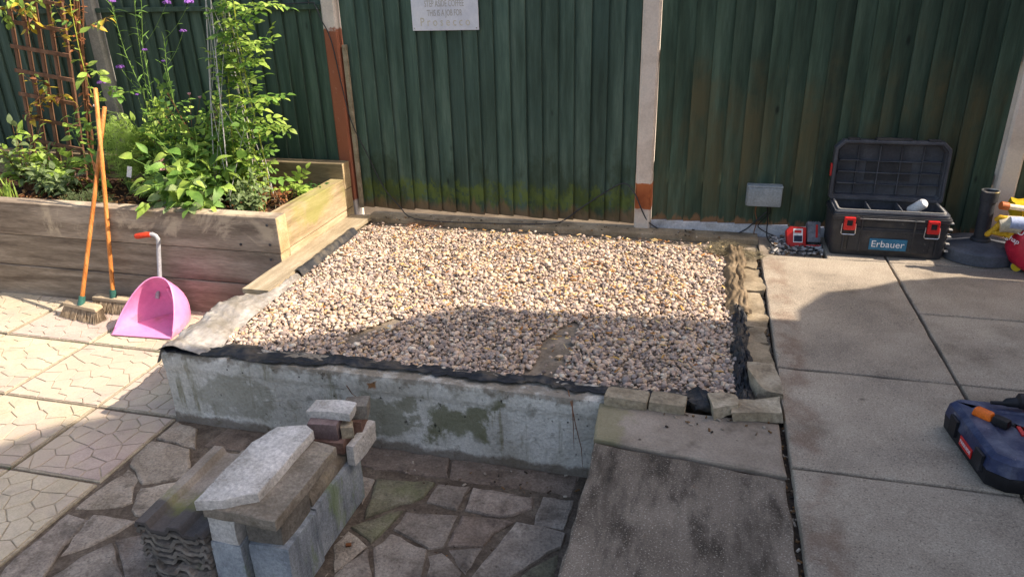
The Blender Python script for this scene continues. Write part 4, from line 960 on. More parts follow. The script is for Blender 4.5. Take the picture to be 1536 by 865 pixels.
for k in range(9):
    x0 = 128-r.uniform(0,10); P = [(140+r.uniform(-6,6),262),(134+r.uniform(-5,5),200),(x0+4,130),(x0-2,70),(x0-6+r.uniform(-6,6),10),(x0-10,-40)]
    grow(p8, [pth(P, 4.16+r.uniform(-.03,.02))], simple_leaves('leaf_dry',.035,.018,1,.01), r, 5, .3, .0045, .003, 'stem_brown', droop=.5)
for P in ([(120,60),(100,40),(85,15),(80,0)],[(122,40),(110,20),(98,5)],[(118,80),(95,60),(82,35)],[(45,240),(60,180),(62,150),(50,125),(35,112)],[(62,160),(70,130),(60,118)],[(50,190),(45,160),(60,145)],[(40,30),(25,15),(10,8),(0,12)],[(50,20),(35,5),(15,-8)],[(130,40),(150,30),(165,25)],[(100,150),(88,140),(78,150)],[(45,10),(48,30),(42,45)]):
    grow(p8, [pth(P, 4.14)], L8, r, 14, .1, .002, .001, 'stem_brown', droop=.45, sc=(.6,1.3))
L8b = simple_leaves('leaf_lime',.04,.024,2,.015)
for P in ([(0,-10),(20,0),(45,8)],[(55,-20),(30,-5),(5,10)],[(70,-10),(50,5),(30,22)],[(-10,0),(5,18),(12,34)]): grow(p8, [pth(P,4.12)], L8b, r, 12, .1, .002, .001, 'stem_green', droop=.4, sc=(.7,1.4))
# 9 rose with one white flower behind the brooms
p9 = thing('white_rose', 'slender rose with a single white bloom at the broom handle tops', 'rose', (ony(165,262,4.0).x,4.0,SOIL))
L9 = rose_leaves('leaf_green',.042,3)+simple_leaves('leaf_lime',.075,.05,2,.02)
grow(p9, [pth([(165,262),(156,200),(140,150),(128,110),(118,70),(108,20),(102,-20)],4.0)], L9, r, 13, .2, .0035, .002, 'stem_yellow', droop=.2, sc=(.7,1.2))
grow(p9, [pth([(140,250),(120,220),(108,195),(112,170)],4.02), pth([(156,200),(130,185),(105,175)],4.0), pth([(140,150),(160,130),(185,140),(200,135)],4.05), pth([(160,240),(145,215),(135,200)],4.0), pth([(128,110),(140,105),(148,112)],4.0)], L9, r, 7, .2, .002, .001, 'stem_green', droop=.2, sc=(.7,1.2))
mb = MB(); f = ony(144,161,3.72)
for k in range(9):
    V, Fc = leaf_geo(.022,.02,.3,-.2); R = rotz(k*.72) @ rotx(.3+.5*(k%2)); mb.add([R @ Vector(v)+f for v in V], Fc)
mb.build('blossom', 'petal_white', p9); MB().tube([f, f+Vector((.005,.14,-.06)), ony(150,180,4.0)], .0015, 4).build('stem', 'stem_green', p9)
# 10 small herbs
def herb(name, label, px, Y, R, n, leaves, per=7, h=.0, cat='plant', stem='stem_green', z=None):
    C = ony(px[0], px[1], Y); t = thing(name, label, cat, (C.x, Y, SOIL)); b = Vector((C.x, Y, SOIL))
    grow(t, [stemline(b+Vector((r.uniform(-R[0],R[0])*.5, r.uniform(-R[1],R[1])*.5, 0)), [q if q.z > SOIL+.02 else Vector((q.x,q.y,SOIL+.03)) for q in [ell(r, C, R, .3)]][0], (0,0,.015)) for _ in range(n)], leaves, r, per, .25, .002, .001, stem, droop=.15, sc=(.7,1.3)); return t
herb('oregano', 'small leaved grey green herb at the foot of the obelisk', (375,285), 3.68, (.15,.10,.13), 27, simple_leaves('leaf_grey',.034,.022,3,.006), 11)
herb('seedling', 'single bright seedling with lobed leaves near the planter corner', (440,268), 4.0, (.06,.05,.05), 4, rose_leaves('leaf_lime',.035,2), 4)
herb('ivy_plant', 'dark ivy patch in the back corner of the planter', (465,280), 4.12, (.16,.06,.04), 10, simple_leaves('leaf_dark',.035,.032,3,.015), 7)
herb('lime_plant', 'short lime green bushy plant between feathery plant and broad leaves', (222,275), 3.85, (.16,.09,.09), 22, simple_leaves('leaf_lime',.035,.016,3,.008), 9)
herb('sage_plant', 'low grey green plant beside the strap leaves', (75,262), 3.8, (.22,.1,.08), 22, simple_leaves('leaf_grey',.05,.028,3,.012), 7)
herb('round_leaf_plant', 'broad round leaves low in front of the trellis', (85,245), 3.95, (.2,.08,.1), 14, simple_leaves('leaf_lime',.07,.055,2,.03), 5)
herb('round_leaf_plant', 'round dark leaves by the crossing of the broom handles', (142,245), 3.85, (.06,.05,.10), 5, simple_leaves('leaf_green',.06,.055,2,.02), 4)
herb('mixed_greenery', 'mid green undergrowth below the rose bush', (265,235), 4.1, (.42,.12,.16), 30, simple_leaves('leaf_dark',.06,.03,3,.01)+simple_leaves('leaf_green',.06,.03,2,.01), 10)
t = herb('dried_plant', 'dry straw coloured plant near the planter corner', (415,290), 3.85, (.08,.06,.05), 8, simple_leaves('leaf_dry',.03,.008,2,.0), 8, stem='straw')
for px_, n_ in (((118,262),9), ((105,275),6)):
    f = ony(px_[0], px_[1], 3.85); mb = MB()
    for k in range(40):
        c = f+Vector((r.gauss(0,.022),r.gauss(0,.015),r.gauss(0,.006))); R = orient((r.gauss(0,1),r.gauss(0,1),0),(0,0,1)); mb.add([R @ Vector(v)+c for v in ((-.004,-.004,0),(.004,-.004,0),(.004,.004,0),(-.004,.004,0))], [(0,1,2,3)])
    t = thing('sedum', 'flat dusky pink flower cluster low in the planter'+(' by the trellis foot' if n_ == 9 else ' over the mulch'), 'flower', (f.x,f.y,SOIL)); mb.build('flower_head', 'petal_pink', t); MB().tube([(f.x,f.y,SOIL-.01),f], .002, 5).build('stem', 'stem_green', t)
f = ony(240,245,3.62); t = thing('pink_flower_spike', 'pale pink flower spike leaning out of the broad leaved plant', 'flower', (f.x+.1,3.66,SOIL)); mb = MB()
for k in range(60):
    q = k/60; c = f+Vector((r.gauss(0,.009),r.gauss(0,.009),-.04+.075*q)); R = orient((r.gauss(0,1),r.gauss(0,1),r.gauss(0,1)),(r.gauss(0,1),-1,.4)); mb.add([R @ Vector(v)+c for v in ((-.006,-.005,0),(.006,-.005,0),(.006,.005,0),(-.006,.005,0))], [(0,1,2,3)])
mb.build('flower_head', 'petal_pink', t); MB().tube(stemline((f.x+.12,3.68,SOIL), f, (.0,0,.02)), .002, 5).build('stem', 'stem_brown', t)
q = ony(194,258,3.75); MB().box(q, (.028,.002,.07), rotz(.3) @ roty(.3)).build('plant_label', 'white_paint', label='white plastic plant label under the feathery plant', cat='plant label')
# weeds in the left patio joints
def weeds(r_):
    pass
mb = MB()
for _ in range(420):
    if r.random() < .55: x, y = -3.3+r.uniform(-1.2,.7), 2.93+r.uniform(-.006,.006)
    elif r.random() < .6: x, y = -2.72+r.uniform(-.012,.012), 1.9+abs(r.gauss(0,.06))
    else: x, y = -3.9+r.uniform(-.3,.3), 2.9+r.gauss(0,.01)
    if nzv((x,y,0),7) < .0: continue
    d = Vector((r.gauss(0,.6),r.gauss(0,.6),1)).normalized(); l = r.uniform(.006,.02); mb.tube([(x,y,ZL-.012), Vector((x,y,ZL-.012))+d*l], [.0012,.0004], 3, False)
mb.build('joint_weeds', 'leaf_dark', kind='stuff', label='tiny weeds growing in the joints of the cream and pink slabs', cat='weeds')

# ================================================================== BROOMS AND DUSTPAN
def on_lean(x, y, y0, k):              # point on a plane leaning against the planter's top edge: Y = y0 + k (Z - .28)
    d = ray(x, y); t = (y0+k*(CAMH-.28))/(d.y-k*d.z); return Vector((0,0,CAMH))+d*t
def broom(label, base, top_px, y0, hd, seed, roll):
    b = Vector(base); k = (y0-b.y)/(.28-b.z); top = on_lean(*top_px, y0, k)
    t = thing('broom', label, 'broom', (b.x, b.y, ZL), 'brooms leaning on the planter')
    d = (top-b).normalized()
    MB().tube([b, b.lerp(top,.5)+Vector((.003,0,0)), top-d*.004, top], [.0125,.012,.0118,.009], 12).build('handle', 'timber_orange', t, smooth=50)
    MB().tube([b-d*.01, b+d*.045], [.021,.018], 12).build('socket', 'teal_plastic', t, smooth=50)
    R = rotz(hd) @ rotx(roll)
    MB().box(b+R @ Vector((0,0,-.012)), (.285,.056,.024), R, (.97,.9)).build('head', 'broom_wood', t, bevel=.006, smooth=40)
    mb = MB(); rr = random.Random(seed)
    for _ in range(1900):
        u, v = rr.uniform(-1,1), rr.uniform(-1,1)
        a = b+R @ Vector((u*.135, v*.024, -.022)); e = b+R @ Vector((u*.158+rr.gauss(0,.005), v*.044+rr.gauss(0,.006)-.012, 0)); e.z = ZL+.001+rr.uniform(0,.006); 
        mb.tube([a, a.lerp(e,.55)+Vector((rr.gauss(0,.001),rr.gauss(0,.001),0)), e], [.0013,.0012,.0008], 3, False)
    mb.build('bristles', 'bristle', t, kind='stuff'); return t
b1 = onz(122,455,-.252); b2 = onz(170,445,-.252)
broom('broom with its head out on the slabs and the shorter handle top', b1, (157,160), 3.395, -.16, 1, .25)
broom('broom with its head pushed against the planter behind the dustpan', b2, (143,132), 3.425, .0, 2, .1)

dp = thing('dustpan', 'pink plastic long handled dustpan standing against the planter', 'dustpan', (-3.0,3.2,ZL))
O = Vector((-3.0,3.05,ZL+.001)); RD = rotz(.06); na = 40; mb = MB()
def rim(a): return Vector((.188*math.copysign(abs(math.cos(a))**.85, math.cos(a))*(1-.18*math.sin(a))+.04*math.sin(a), .19*math.sin(a)**.9, .29*math.sin(a)**.92))
def flr(a): return Vector((.188*math.copysign(abs(math.cos(a))**.55, math.cos(a))*(1-.36*math.sin(a))+.045*math.sin(a), .31*math.sin(a)**.75, .004))
rows = 7; th = .004
def shell(off):
    out = []
    for i in range(na+1):
        a = math.pi*i/na; A, Bq = rim(a), flr(a)
        for j in range(rows+1):
            t = j/rows; p = A.lerp(Bq, t); bulge = .045*math.sin(math.pi*t)*math.sin(a)
            n = Vector((math.cos(a)*.6, .8*math.sin(a)+.02, .2)).normalized(); p = p+n*bulge+n*off; p.z = max(p.z, .002 if off else .005); out.append(O+RD @ p)
    return out
Vi, Vo = shell(0), shell(th); q = rows+1; n_ = len(Vi)
Fc = []
for i in range(na):
    for j in range(rows):
        Fc += [(i*q+j,(i+1)*q+j,(i+1)*q+j+1,i*q+j+1), (n_+i*q+j,n_+i*q+j+1,n_+(i+1)*q+j+1,n_+(i+1)*q+j)]
    Fc += [(i*q,n_+i*q,n_+(i+1)*q,(i+1)*q), (i*q+rows,(i+1)*q+rows,n_+(i+1)*q+rows,n_+i*q+rows)]
mb.add(Vi+Vo, Fc); mb.build('pan', 'pink_plastic', dp, smooth=50)
fl_ = [O+RD @ flr(math.pi*i/na) for i in range(na+1)]; mb = MB()
mb.prism([(p.x,p.y) for p in fl_], ZL+.001, ZL+.0065); mb.build('floor', 'pink_plastic', dp)
lip = [O+RD @ Vector(p) for p in ((-.188,-.003,.006),(.188,-.003,.006))]; MB().tube(lip, .004, 8).build('lip', 'pink_plastic', dp)
rp = [O+RD @ (rim(math.pi*i/30)+Vector((0,.001,0))) for i in range(1,30)]; MB().tube(rp, .0045, 8).build('rim', 'pink_plastic', dp, smooth=60)
MB().tube([O+RD @ Vector((.045,.275,.02)), O+RD @ Vector((.055,.27,.10)), O+RD @ Vector((.04,.25,.20))], [.012,.012,.01], 8).build('rib', 'pink_plastic', dp, smooth=60)
for x_, z_ in ((.055,.175),(.075,.10),(.06,.04)): MB().lathe([(.005,0),(.005,.004)], 8, O+RD @ Vector((x_,.262,z_)), rotx(math.pi/2)).build('rivet', 'tool_red', dp)
hx = ony(243,412,3.38); ht = ony(234,352,3.38)
hp = [Vector((hx.x,3.30,hx.z-.12)), Vector((hx.x,3.36,hx.z+.0)), hx.lerp(ht,.55), Vector((ht.x+.004,3.385,ht.z-.03)), Vector((ht.x-.006,3.383,ht.z-.008)), Vector((ht.x-.025,3.38,ht.z+.002)), Vector((ht.x-.055,3.37,ht.z))]
MB().tube(hp, .0125, 12).build('handle', 'grey_tube', dp, smooth=60)
e = hp[-1]; MB().tube([e+Vector((.02,.006,0)), e+Vector((0,0,0)), e+Vector((-.06,-.015,-.008)), e+Vector((-.068,-.017,-.009))], [.015,.0165,.0165,.012], 12).build('grip', 'red_grip', dp, smooth=60)

# ================================================================== RUBBLE STACK
def tile_mesh(mat, seed, worn):
    """interlocking concrete roof tile: two rolls and a flat pan"""
    rr = random.Random(seed); Wd, Ln, th = .262, .42, .013; nx, ny = 44, 16
    def prof(x):
        z = 0
        for c, w_, h_ in ((.030,.032,.024),(.150,.036,.022),(.243,.019,.015)):
            d = abs(x-c)/w_
            if d < 1: q = min(1, (1-d)/.45); z = max(z, h_*q*q*(3-2*q))
        return z
    def fn(u, v):
        x = u*Wd; y = v*Ln; e = (.012*nzv((x,seed,0),16)+.006*nzv((x,seed,2),50))*worn if v < .02 else 0
        return (x-Wd/2, y+e, prof(x)+th+.0012*nzv((x,y,seed),40)+(.003*worn*nzv((x,y,seed),90) if v < .1 else 0))
    mb = MB(); mb.sheet(fn, nx, ny, th*.95); return mb.mesh('roof_tile', mat, smooth=45)
TX, TY = -1.562, 1.50
order = ['bottom', 'second', 'third', 'fourth', 'fifth', 'sixth', 'seventh', 'eighth', 'top']
for i in range(9):
    rr = random.Random(40+i); me = tile_mesh('tile' if i == 8 else 'tile_old', i+3, .25 if i == 8 else 1)
    dx = 0 if i == 8 else rr.uniform(-.012,.010)
    put('roof_tile', me, (TX+dx, TY+(0 if i == 8 else rr.uniform(-.006,.02)), ZL-.001+i*.0272), rot=rotz(rr.uniform(-.02,.02)),
        label=('topmost ribbed concrete roof tile with dark weathered lower end' if i == 8 else f'{order[i]} ribbed roof tile counting up in the stack of broken tiles'), cat='roof tile', group='stacked roof tiles')
def blk(label, x0, x1, y0, y1, z0, z1, mat='block', seed=1, amp=.003, name='concrete_block', cat='block', rz=0):
    return put(name, rock((x1-x0, y1-y0, z1-z0), seed, 4, amp, 10, mat, .6), ((x0+x1)/2,(y0+y1)/2,z0), rot=rotz(rz), label=label, cat=cat)
ZB = -.135
blk('short grey concrete block with green algae at the near end of the stack', -1.302, -1.160, 1.535, 1.722, ZL-.004, ZB, seed=2, amp=.002)
blk('long blue grey concrete block with green foot at the far end of the stack', -1.300, -1.168, 1.726, 2.066, ZL-.004, ZB, seed=5, amp=.002)
blk('grey concrete block standing between the tiles and the algae stained block', -1.426, -1.318, 1.515, 1.94, ZL-.004, ZB-.003, seed=7, amp=.002)
blk('pale rough rubble lump wedged under the broken slabs', -1.424, -1.325, 1.522, 1.72, ZB-.004, -.025, 'broken_slab', 11, .005, 'rubble', 'rubble')
blk('rounded grey kerb sett resting on the algae stained block', -1.305, -1.178, 1.545, 1.722, ZB-.001, -.025, 'sett', 13, .004, 'kerb_sett', 'stone')
# bullnose coping piece
prof = [(-.085,0),(.062,0),(.062,.022)]+[(.062-.036+.036*math.cos(a), .022+.030*math.sin(a)) for a in [math.pi/2*k/6 for k in range(1,7)]]+[(-.085,.052)]
V = [(-1.245+a, y_, ZB+b_) for y_ in (1.735,2.02) for a, b_ in prof]; n_ = len(prof)
MB().add(V, [tuple(range(n_-1,-1,-1)), tuple(range(n_,2*n_))]+[(i,(i+1)%n_,n_+(i+1)%n_,n_+i) for i in range(n_)]).build('coping_stone', 'slab_buff', bevel=.002, smooth=40, label='buff bullnose coping piece lying on the long block', cat='stone')
def broken(poly, z0, z1, label, mat, tilt=None):
    mb = slab_stone(poly, z0, z1, random.Random(8), bev=.0035, amp=.0022, step=.035, tilt=0); 
    if tilt is not None:
        c = Vector((sum(p[0] for p in poly)/len(poly), sum(p[1] for p in poly)/len(poly), z0)); mb.v = [tuple(tilt @ (Vector(v)-c)+c) for v in mb.v]
    return mb.build('broken_slab', mat, smooth=30, label=label, cat='slab')
broken([(-1.415,1.505),(-1.158,1.495),(-1.152,1.885),(-1.41,1.93)], -.026, .010, 'buff concrete slab second from the top of the rubble stack', 'slab_buff')
broken([(-1.425,1.49),(-1.34,1.515),(-1.252,1.565),(-1.246,1.905),(-1.285,1.93),(-1.385,1.90),(-1.42,1.80)], .011, .047, 'pale broken concrete slab lying on top of the rubble stack', 'broken_slab', rotx(.015))
def brickr(label, x, y, z, size, rz, mat, seed, amp=.004, rot=None):
    loose('rubble_brick', label, 'brick', size, x, y, z, rz, seed, mat, amp, rot=rot)
brickr('red brick fragment on the coping piece at the stack end', -1.232, 2.02, -.084, (.115,.12,.05), .05, 'brick_red', 21)
brickr('mauve grey brick under the flat top stone', -1.258, 2.035, -.034, (.115,.135,.066), .1, 'brick_purple', 22, .003)
brickr('small pale rubble chunk beside the mauve brick', -1.178, 2.02, -.034, (.045,.05,.045), .5, 'sandstone', 23, .008)
brickr('dark half brick behind the mauve brick', -1.178, 2.105, -.005, (.085,.075,.06), .3, 'sett', 24, .004)
put('rubble', rock((.09,.09,.07), 29, 3, .006, 9, 'sett'), (-1.19, 2.10, -.137), label='flat rubble lump under the brown brick piece', cat='rubble')
brickr('brown brick piece propped below the dark half brick', -1.19, 2.10, -.07, (.075,.09,.065), .2, 'brick_red', 25, .004)
brickr('flat flaky stone on the very top of the brick pile', -1.24, 2.045, .031, (.165,.085,.03), .08, 'broken_slab', 26, .006)
put('stone_strip', rock((.03,.17,.085), 27, 3, .004, 9, 'broken_slab'), (-1.15, 2.06, -.136), rot=rotz(-.05), label='narrow pale stone strip leaning at the far end of the stack', cat='stone')
loose('leaf_litter', 'orange dead leaf on the crazy paving beside the block', 'dead leaf', (.02,.014,.006), -1.11, 1.80, ZL+.003, .4, 3, 'leaf_dry', .004)

# ================================================================== TOOLBOX
tb = thing('toolbox', 'large open black toolbox with red latches and blue name plate', 'toolbox', (1.0,4.27,.018))
Z0 = .018; XA, XB, YA, YB, HT = .705, 1.297, 4.118, 4.400, .262
def rrect(x0, x1, y0, y1, r_, n=4):
    P = []
    for cx, cy, a0 in ((x1-r_,y0+r_,-90),(x1-r_,y1-r_,0),(x0+r_,y1-r_,90),(x0+r_,y0+r_,180)):
        for k in range(n+1): a = rad(a0+90*k/n); P.append((cx+r_*math.cos(a), cy+r_*math.sin(a)))
    return P
def ringwall(mb, rings, cap=True):          # rings: list of (poly, z); open tub that turns inside
    n = len(rings[0][0]); V = []
    for P, z in rings: V += [(p[0],p[1],z) for p in P]
    Fc = [(k*n+i,k*n+(i+1)%n,(k+1)*n+(i+1)%n,(k+1)*n+i) for k in range(len(rings)-1) for i in range(n)]
    if cap: Fc += [tuple(range(n-1,-1,-1)), tuple(range((len(rings)-1)*n, len(rings)*n))]
    return mb.add(V, Fc)
R_ = lambda d, z, r_=.022: (rrect(XA+d, XB-d, YA+d, YB-d, r_), z)
ringwall(MB(), [R_(.018,Z0),R_(.012,Z0+.02),R_(.006,Z0+.20),R_(0,Z0+.205),R_(0,Z0+.225),R_(.004,Z0+.226),R_(.004,Z0+HT-.03),R_(.012,Z0+HT-.03),R_(.012,Z0+HT-.10)]).build('body', 'tool_black', tb, smooth=35)
ringwall(MB(), [R_(.013,Z0+HT-.06),R_(.013,Z0+HT-.015),R_(.03,Z0+HT-.015),R_(.036,Z0+HT-.085)]).build('tray', 'tool_lid', tb, smooth=35)
ringwall(MB(), [R_(.028,Z0+HT-.0148),R_(.028,Z0+HT-.006),R_(.036,Z0+HT-.006),R_(.036,Z0+HT-.0149)], False).build('tray_rim', 'tool_grey', tb, smooth=35)
for x_ in (.90, 1.06): sbox('tray_divider', x_-.003, x_+.003, YA+.045, YB-.045, Z0+HT-.08, Z0+HT-.012, 'tool_lid', tb)
sbox('front_panel', .80, 1.205, YA+.001, YA+.012, Z0+.03, Z0+.165, 'tool_black', tb, bevel=.004); sbox('ridge', .84, 1.165, YA-.003, YA+.01, Z0+.145, Z0+.152, 'tool_black', tb, bevel=.001)
sbox('front_ridge', .845, 1.16, YA-.004, YA+.005, Z0+.213, Z0+.217, 'tool_grey', tb)
for x_ in (.775, .86, 1.12, 1.235): sbox('rib', x_-.004, x_+.004, YA-.003, YA+.012, Z0+.03, Z0+.225, 'tool_black', tb, bevel=.001)
for lx in (.793, 1.204):
    l = sbox('latch', lx-.028, lx+.028, YA-.020, YA+.002, Z0+.152, Z0+.222, 'tool_red', tb, bevel=.004)
    sbox('slot', lx-.014, lx+.014, YA-.0225, YA-.0195, Z0+.178, Z0+.208, 'case_black', l); sbox('rim', lx-.018, lx+.018, YA-.0215, YA-.019, Z0+.172, Z0+.213, 'tool_red', l)
    MB().tube([(lx-.034,YA-.006,Z0+.185),(lx-.036,YA-.010,Z0+.132),(lx-.030,YA-.011,Z0+.126),(lx+.030,YA-.011,Z0+.126),(lx+.036,YA-.010,Z0+.132),(lx+.034,YA-.006,Z0+.185)], .003, 6).build('bail', 'chrome', l)
lb = sbox('name_plate', .908, 1.095, YA-.006, YA-.0005, Z0+.044, Z0+.108, 'label_blue', tb, bevel=.002)
put('lettering', text_mesh('Erbauer', .052, .0008, 'white_paint'), (1.0, YA-.0068, Z0+.077), lb, rot=rotx(math.pi/2))
for z_ in (.05,.09,.13,.17,.205): sbox('corner_rib', XB-.012, XB+.006, YA+.004, YA+.03, Z0+z_, Z0+z_+.006, 'tool_grey', tb, bevel=.001)
# lid, leaning back on the fence
LO = Vector((1.0, 4.366, Z0+HT-.012)); RL = rotx(rad(-3)); lw, lh, ld = .585, .335, .065
def lp(x, y, z): return LO+RL @ Vector((x, y, z))
def lidpoly(d, c): 
    w2, c2 = lw/2-d, c
    return [(-w2+.01,d),(w2-.01,d),(w2,d+.012),(w2,lh-d-c2),(w2-c2,lh-d),(-w2+c2,lh-d),(-w2,lh-d-c2),(-w2,d+.012)]
mb = MB(); rings = []
for d, yy, c in ((.006,.034,.04),(.0,.03,.04),(0,-.022,.04),(.003,-.026,.04),(.016,-.026,.036),(.018,-.006,.034),(.022,-.006,.034),(.03,.026,.03)): rings.append((d, yy, c))
n_ = 8; V = []
for d, yy, c in rings: V += [lp(a, yy, b_) for a, b_ in lidpoly(d, c)]
Fc = [(k*n_+i,k*n_+(i+1)%n_,(k+1)*n_+(i+1)%n_,(k+1)*n_+i) for k in range(len(rings)-1) for i in range(n_)]+[tuple(range(n_-1,-1,-1)), tuple(range((len(rings)-1)*n_, len(rings)*n_))]
lid = mb.add(V, Fc).build('lid', 'tool_lid', tb, bevel=.002, smooth=35)
def lbox(name, x0, x1, z0, z1, y0, y1, mat='tool_lid'): 
    return MB().box(lp((x0+x1)/2,(y0+y1)/2,(z0+z1)/2), (x1-x0,y1-y0,z1-z0), RL).build(name, mat, lid, bevel=.001)
for z_ in (.085,.15,.215):
    lbox('shelf', -.255, .255, z_, z_+.005, .004, .027); lbox('shelf_end', -.26, -.16, z_+.0055, z_+.010, -.008, .026); lbox('shelf_end', .16, .26, z_+.0055, z_+.010, -.008, .026)
for x_ in (-.165,-.055,.055,.165): lbox('vertical_rib', x_-.0025, x_+.0025, .032, .30, .006, .028)
lbox('inner_plate', -.115, .115, .11, .21, .018, .0295, 'tool_black'); lbox('handle_recess', -.09, .09, lh+.0005, lh+.012, -.02, .02, 'tool_black')
for x_ in (-.20,.20): lbox('latch_block', x_-.03, x_+.03, lh+.0005, lh+.01, -.024, .012, 'tool_black')
lbox('side_latch', -lw/2-.008, -lw/2-.0005, .13, .20, -.01, .02, 'tool_red')
cn = MB().lathe([(.001,0),(.026,.001),(.028,.004),(.027,.09),(.02,.1),(.001,.1)], 16, (1.118,4.26,Z0+HT-.035), rotx(.7) @ roty(.5)).build('paper_carton', 'paper', bevel=0, smooth=40, label='crumpled white carton lying in the toolbox tray', cat='carton')

# charger with battery
ch = thing('battery_charger', 'red battery charger with grey battery standing by the toolbox', 'charger', (.56,4.25,.0))
RC_ = rotz(.12) @ rotx(-.35)
cb = Vector((.555,4.275,.055))
MB().prism([(-.05,-.058),(.035,-.06),(.05,-.05),(.05,.055),(-.04,.06),(-.062,.035)], -.022, .022, Matrix.Translation(cb) @ (rotz(.08) @ rotx(rad(62))).to_4x4()).build('housing', 'charger_red', ch, bevel=.006, smooth=35)
Tq = Matrix.Translation(cb) @ (rotz(.08) @ rotx(rad(62))).to_4x4()
def on_ch(name, x0, x1, y0, y1, z0, z1, mat, par=None): 
    mb = MB().box(((x0+x1)/2,(y0+y1)/2,(z0+z1)/2), (x1-x0,y1-y0,z1-z0)); mb.v = [tuple(Tq @ Vector(v)) for v in mb.v]; return mb.build(name, mat, par or ch, bevel=.001)
on_ch('sticker', -.022,.03,-.035,.045,.0222,.0232,'paper'); on_ch('sticker_panel', -.018,.027,-.03,.005,.0234,.0240,'screen_dark'); on_ch('sticker_logo', -.016,.022,.02,.036,.0234,.0240,'charger_red')
on_ch('foot', .04,.13,-.062,-.045,-.02,.02,'charger_red')
ba = on_ch('battery', .055,.125,-.03,.085,-.03,.028,'battery_grey'); on_ch('stripe', .098,.110,-.005,.07,.0282,.0295,'charger_red', ba)
for k in range(5): on_ch('grip', .058+.0135*k,.064+.0135*k,.0852,.091,-.024,.024,'battery_grey', ba)
cable('charger_lead', 'black mains lead of the charger trailing to the socket box', [(.60,4.22,.02),(.66,4.16,.022),(.55,4.13,.022),(.45,4.17,.02),(.41,4.27,.022),(.40,4.37,.03),(.40,4.415,.10),(.39,4.425,.2)], .0035)
# socket box
sk = thing('socket_box', 'grey weatherproof socket box fixed low on the fence', 'socket', (.36,4.39,.195))
sbox('housing', .262, .462, 4.375, 4.434, .197, .322, 'socket_grey', sk, bevel=.008, smooth=35); sbox('cover', .267, .457, 4.345, 4.373, .203, .316, 'socket_grey', sk, bevel=.010, smooth=35); sbox('hinge', .264, .460, 4.35, 4.372, .3165, .326, 'socket_grey', sk, bevel=.002)
cable('socket_wire', 'brown wires hanging under the socket box', [(.33,4.41,.197),(.325,4.42,.15),(.34,4.42,.09),(.33,4.41,.03),(.335,4.39,.005)], .003, 'stem_brown'); cable('socket_wire', 'looped dark wire under the socket box by the gravel board', [(.40,4.41,.197),(.41,4.42,.15),(.37,4.415,.10),(.35,4.415,.06),(.40,4.40,.03),(.44,4.38,.02)], .003)

# umbrella base
ub = thing('parasol_base', 'round dark grey parasol base with upright tube beside the toolbox', 'parasol base', (1.475,4.235,.018))
c = (1.478,4.235,.018)
MB().lathe([(.17,0),(.186,.004),(.188,.062),(.180,.070),(.172,.074),(.05,.090),(.001,.090)], 56, c).build('weight', 'base_grey', ub, smooth=35)
MB().lathe([(.048,0),(.048,.012),(.040,.02)], 28, (1.478,4.235,.1065)).build('collar', 'base_dark', ub, smooth=35)
MB().tube([(1.478,4.235,.105),(1.474,4.235,.33)], .035, 24).build('tube', 'base_dark', ub, smooth=50)
MB().lathe([(.034,0),(.042,.002),(.043,.055),(.036,.055),(.034,.02),(.001,.02)], 24, (1.474,4.235,.325)).build('tube_cap', 'base_dark', ub, smooth=40)
MB().lathe([(.0365,0),(.043,0),(.0435,.005),(.0365,.005)], 24, (1.474,4.235,.3805), cap=False).build('rim', 'chrome', ub, smooth=40)

# compost bag, gloves, trowel
bg_ = thing('compost_bag', 'full red plastic compost bag slumped against the parasol base', 'bag', (1.80,4.05,.018))
def bagfn(u, v):
    a = 2*math.pi*u; b_ = -math.pi/2+math.pi*v; cb_ = math.copysign(abs(math.cos(b_))**.55, math.cos(b_)); sb_ = math.copysign(abs(math.sin(b_))**.7, math.sin(b_))
    p = Vector((.25*math.copysign(abs(math.cos(a))**.6, math.cos(a))*cb_, .125*math.copysign(abs(math.sin(a))**.7, math.sin(a))*cb_, .158+.158*sb_))
    k = 1+.05*nzv(p, 8)+.03*nzv(p, 20, 3); return Vector((1.80,4.05,.016))+Vector((p.x*k, p.y*k, max(p.z*k, .002)))
nu, nv = 48, 26; V = [bagfn(i/nu, j/nv) for j in range(nv+1) for i in range(nu)]
MB().add(V, [(j*nu+i, j*nu+(i+1)%nu, (j+1)*nu+(i+1)%nu, (j+1)*nu+i) for j in range(nv) for i in range(nu)]).build('sack', 'bag_red', bg_, smooth=60)
def bagpt(px, py):
    best = None
    d = ray(px, py)
    for Y in [3.9+.005*k for k in range(60)]:
        p = ony(px, py, Y); q = p-Vector((1.80,4.05,.174)); f_ = abs(q.x/.25)**2.6+abs(q.y/.125)**2.6+abs(q.z/.158)**2.6
        if f_ < 1.05: return p
    return ony(px, py, 4.05)
def bagtext(txt, px, py, s, mat='white_paint', tilt=.35):
    p = bagpt(px, py); put('lettering', text_mesh(txt, s, .001, mat), p+Vector((-.012,-.014,.0)), bg_, rot=rotz(-.7) @ rotx(math.pi/2) @ rotz(tilt))
bagtext('ghap', 1522, 358, .035, tilt=-.3); bagtext('U', 1534, 347, .05, tilt=-.3)
q = bagpt(1527,399)+Vector((-.012,-.012,0)); RB = rotz(-.7) @ rotx(math.pi/2)
MB().lathe([(.001,0),(.024,0),(.024,.003),(.001,.003)], 20, q, RB).build('round_logo', 'bag_yellow', bg_); MB().lathe([(.024,0),(.029,0),(.029,.002),(.024,.002)], 20, q, RB).build('logo_ring', 'case_blue', bg_)
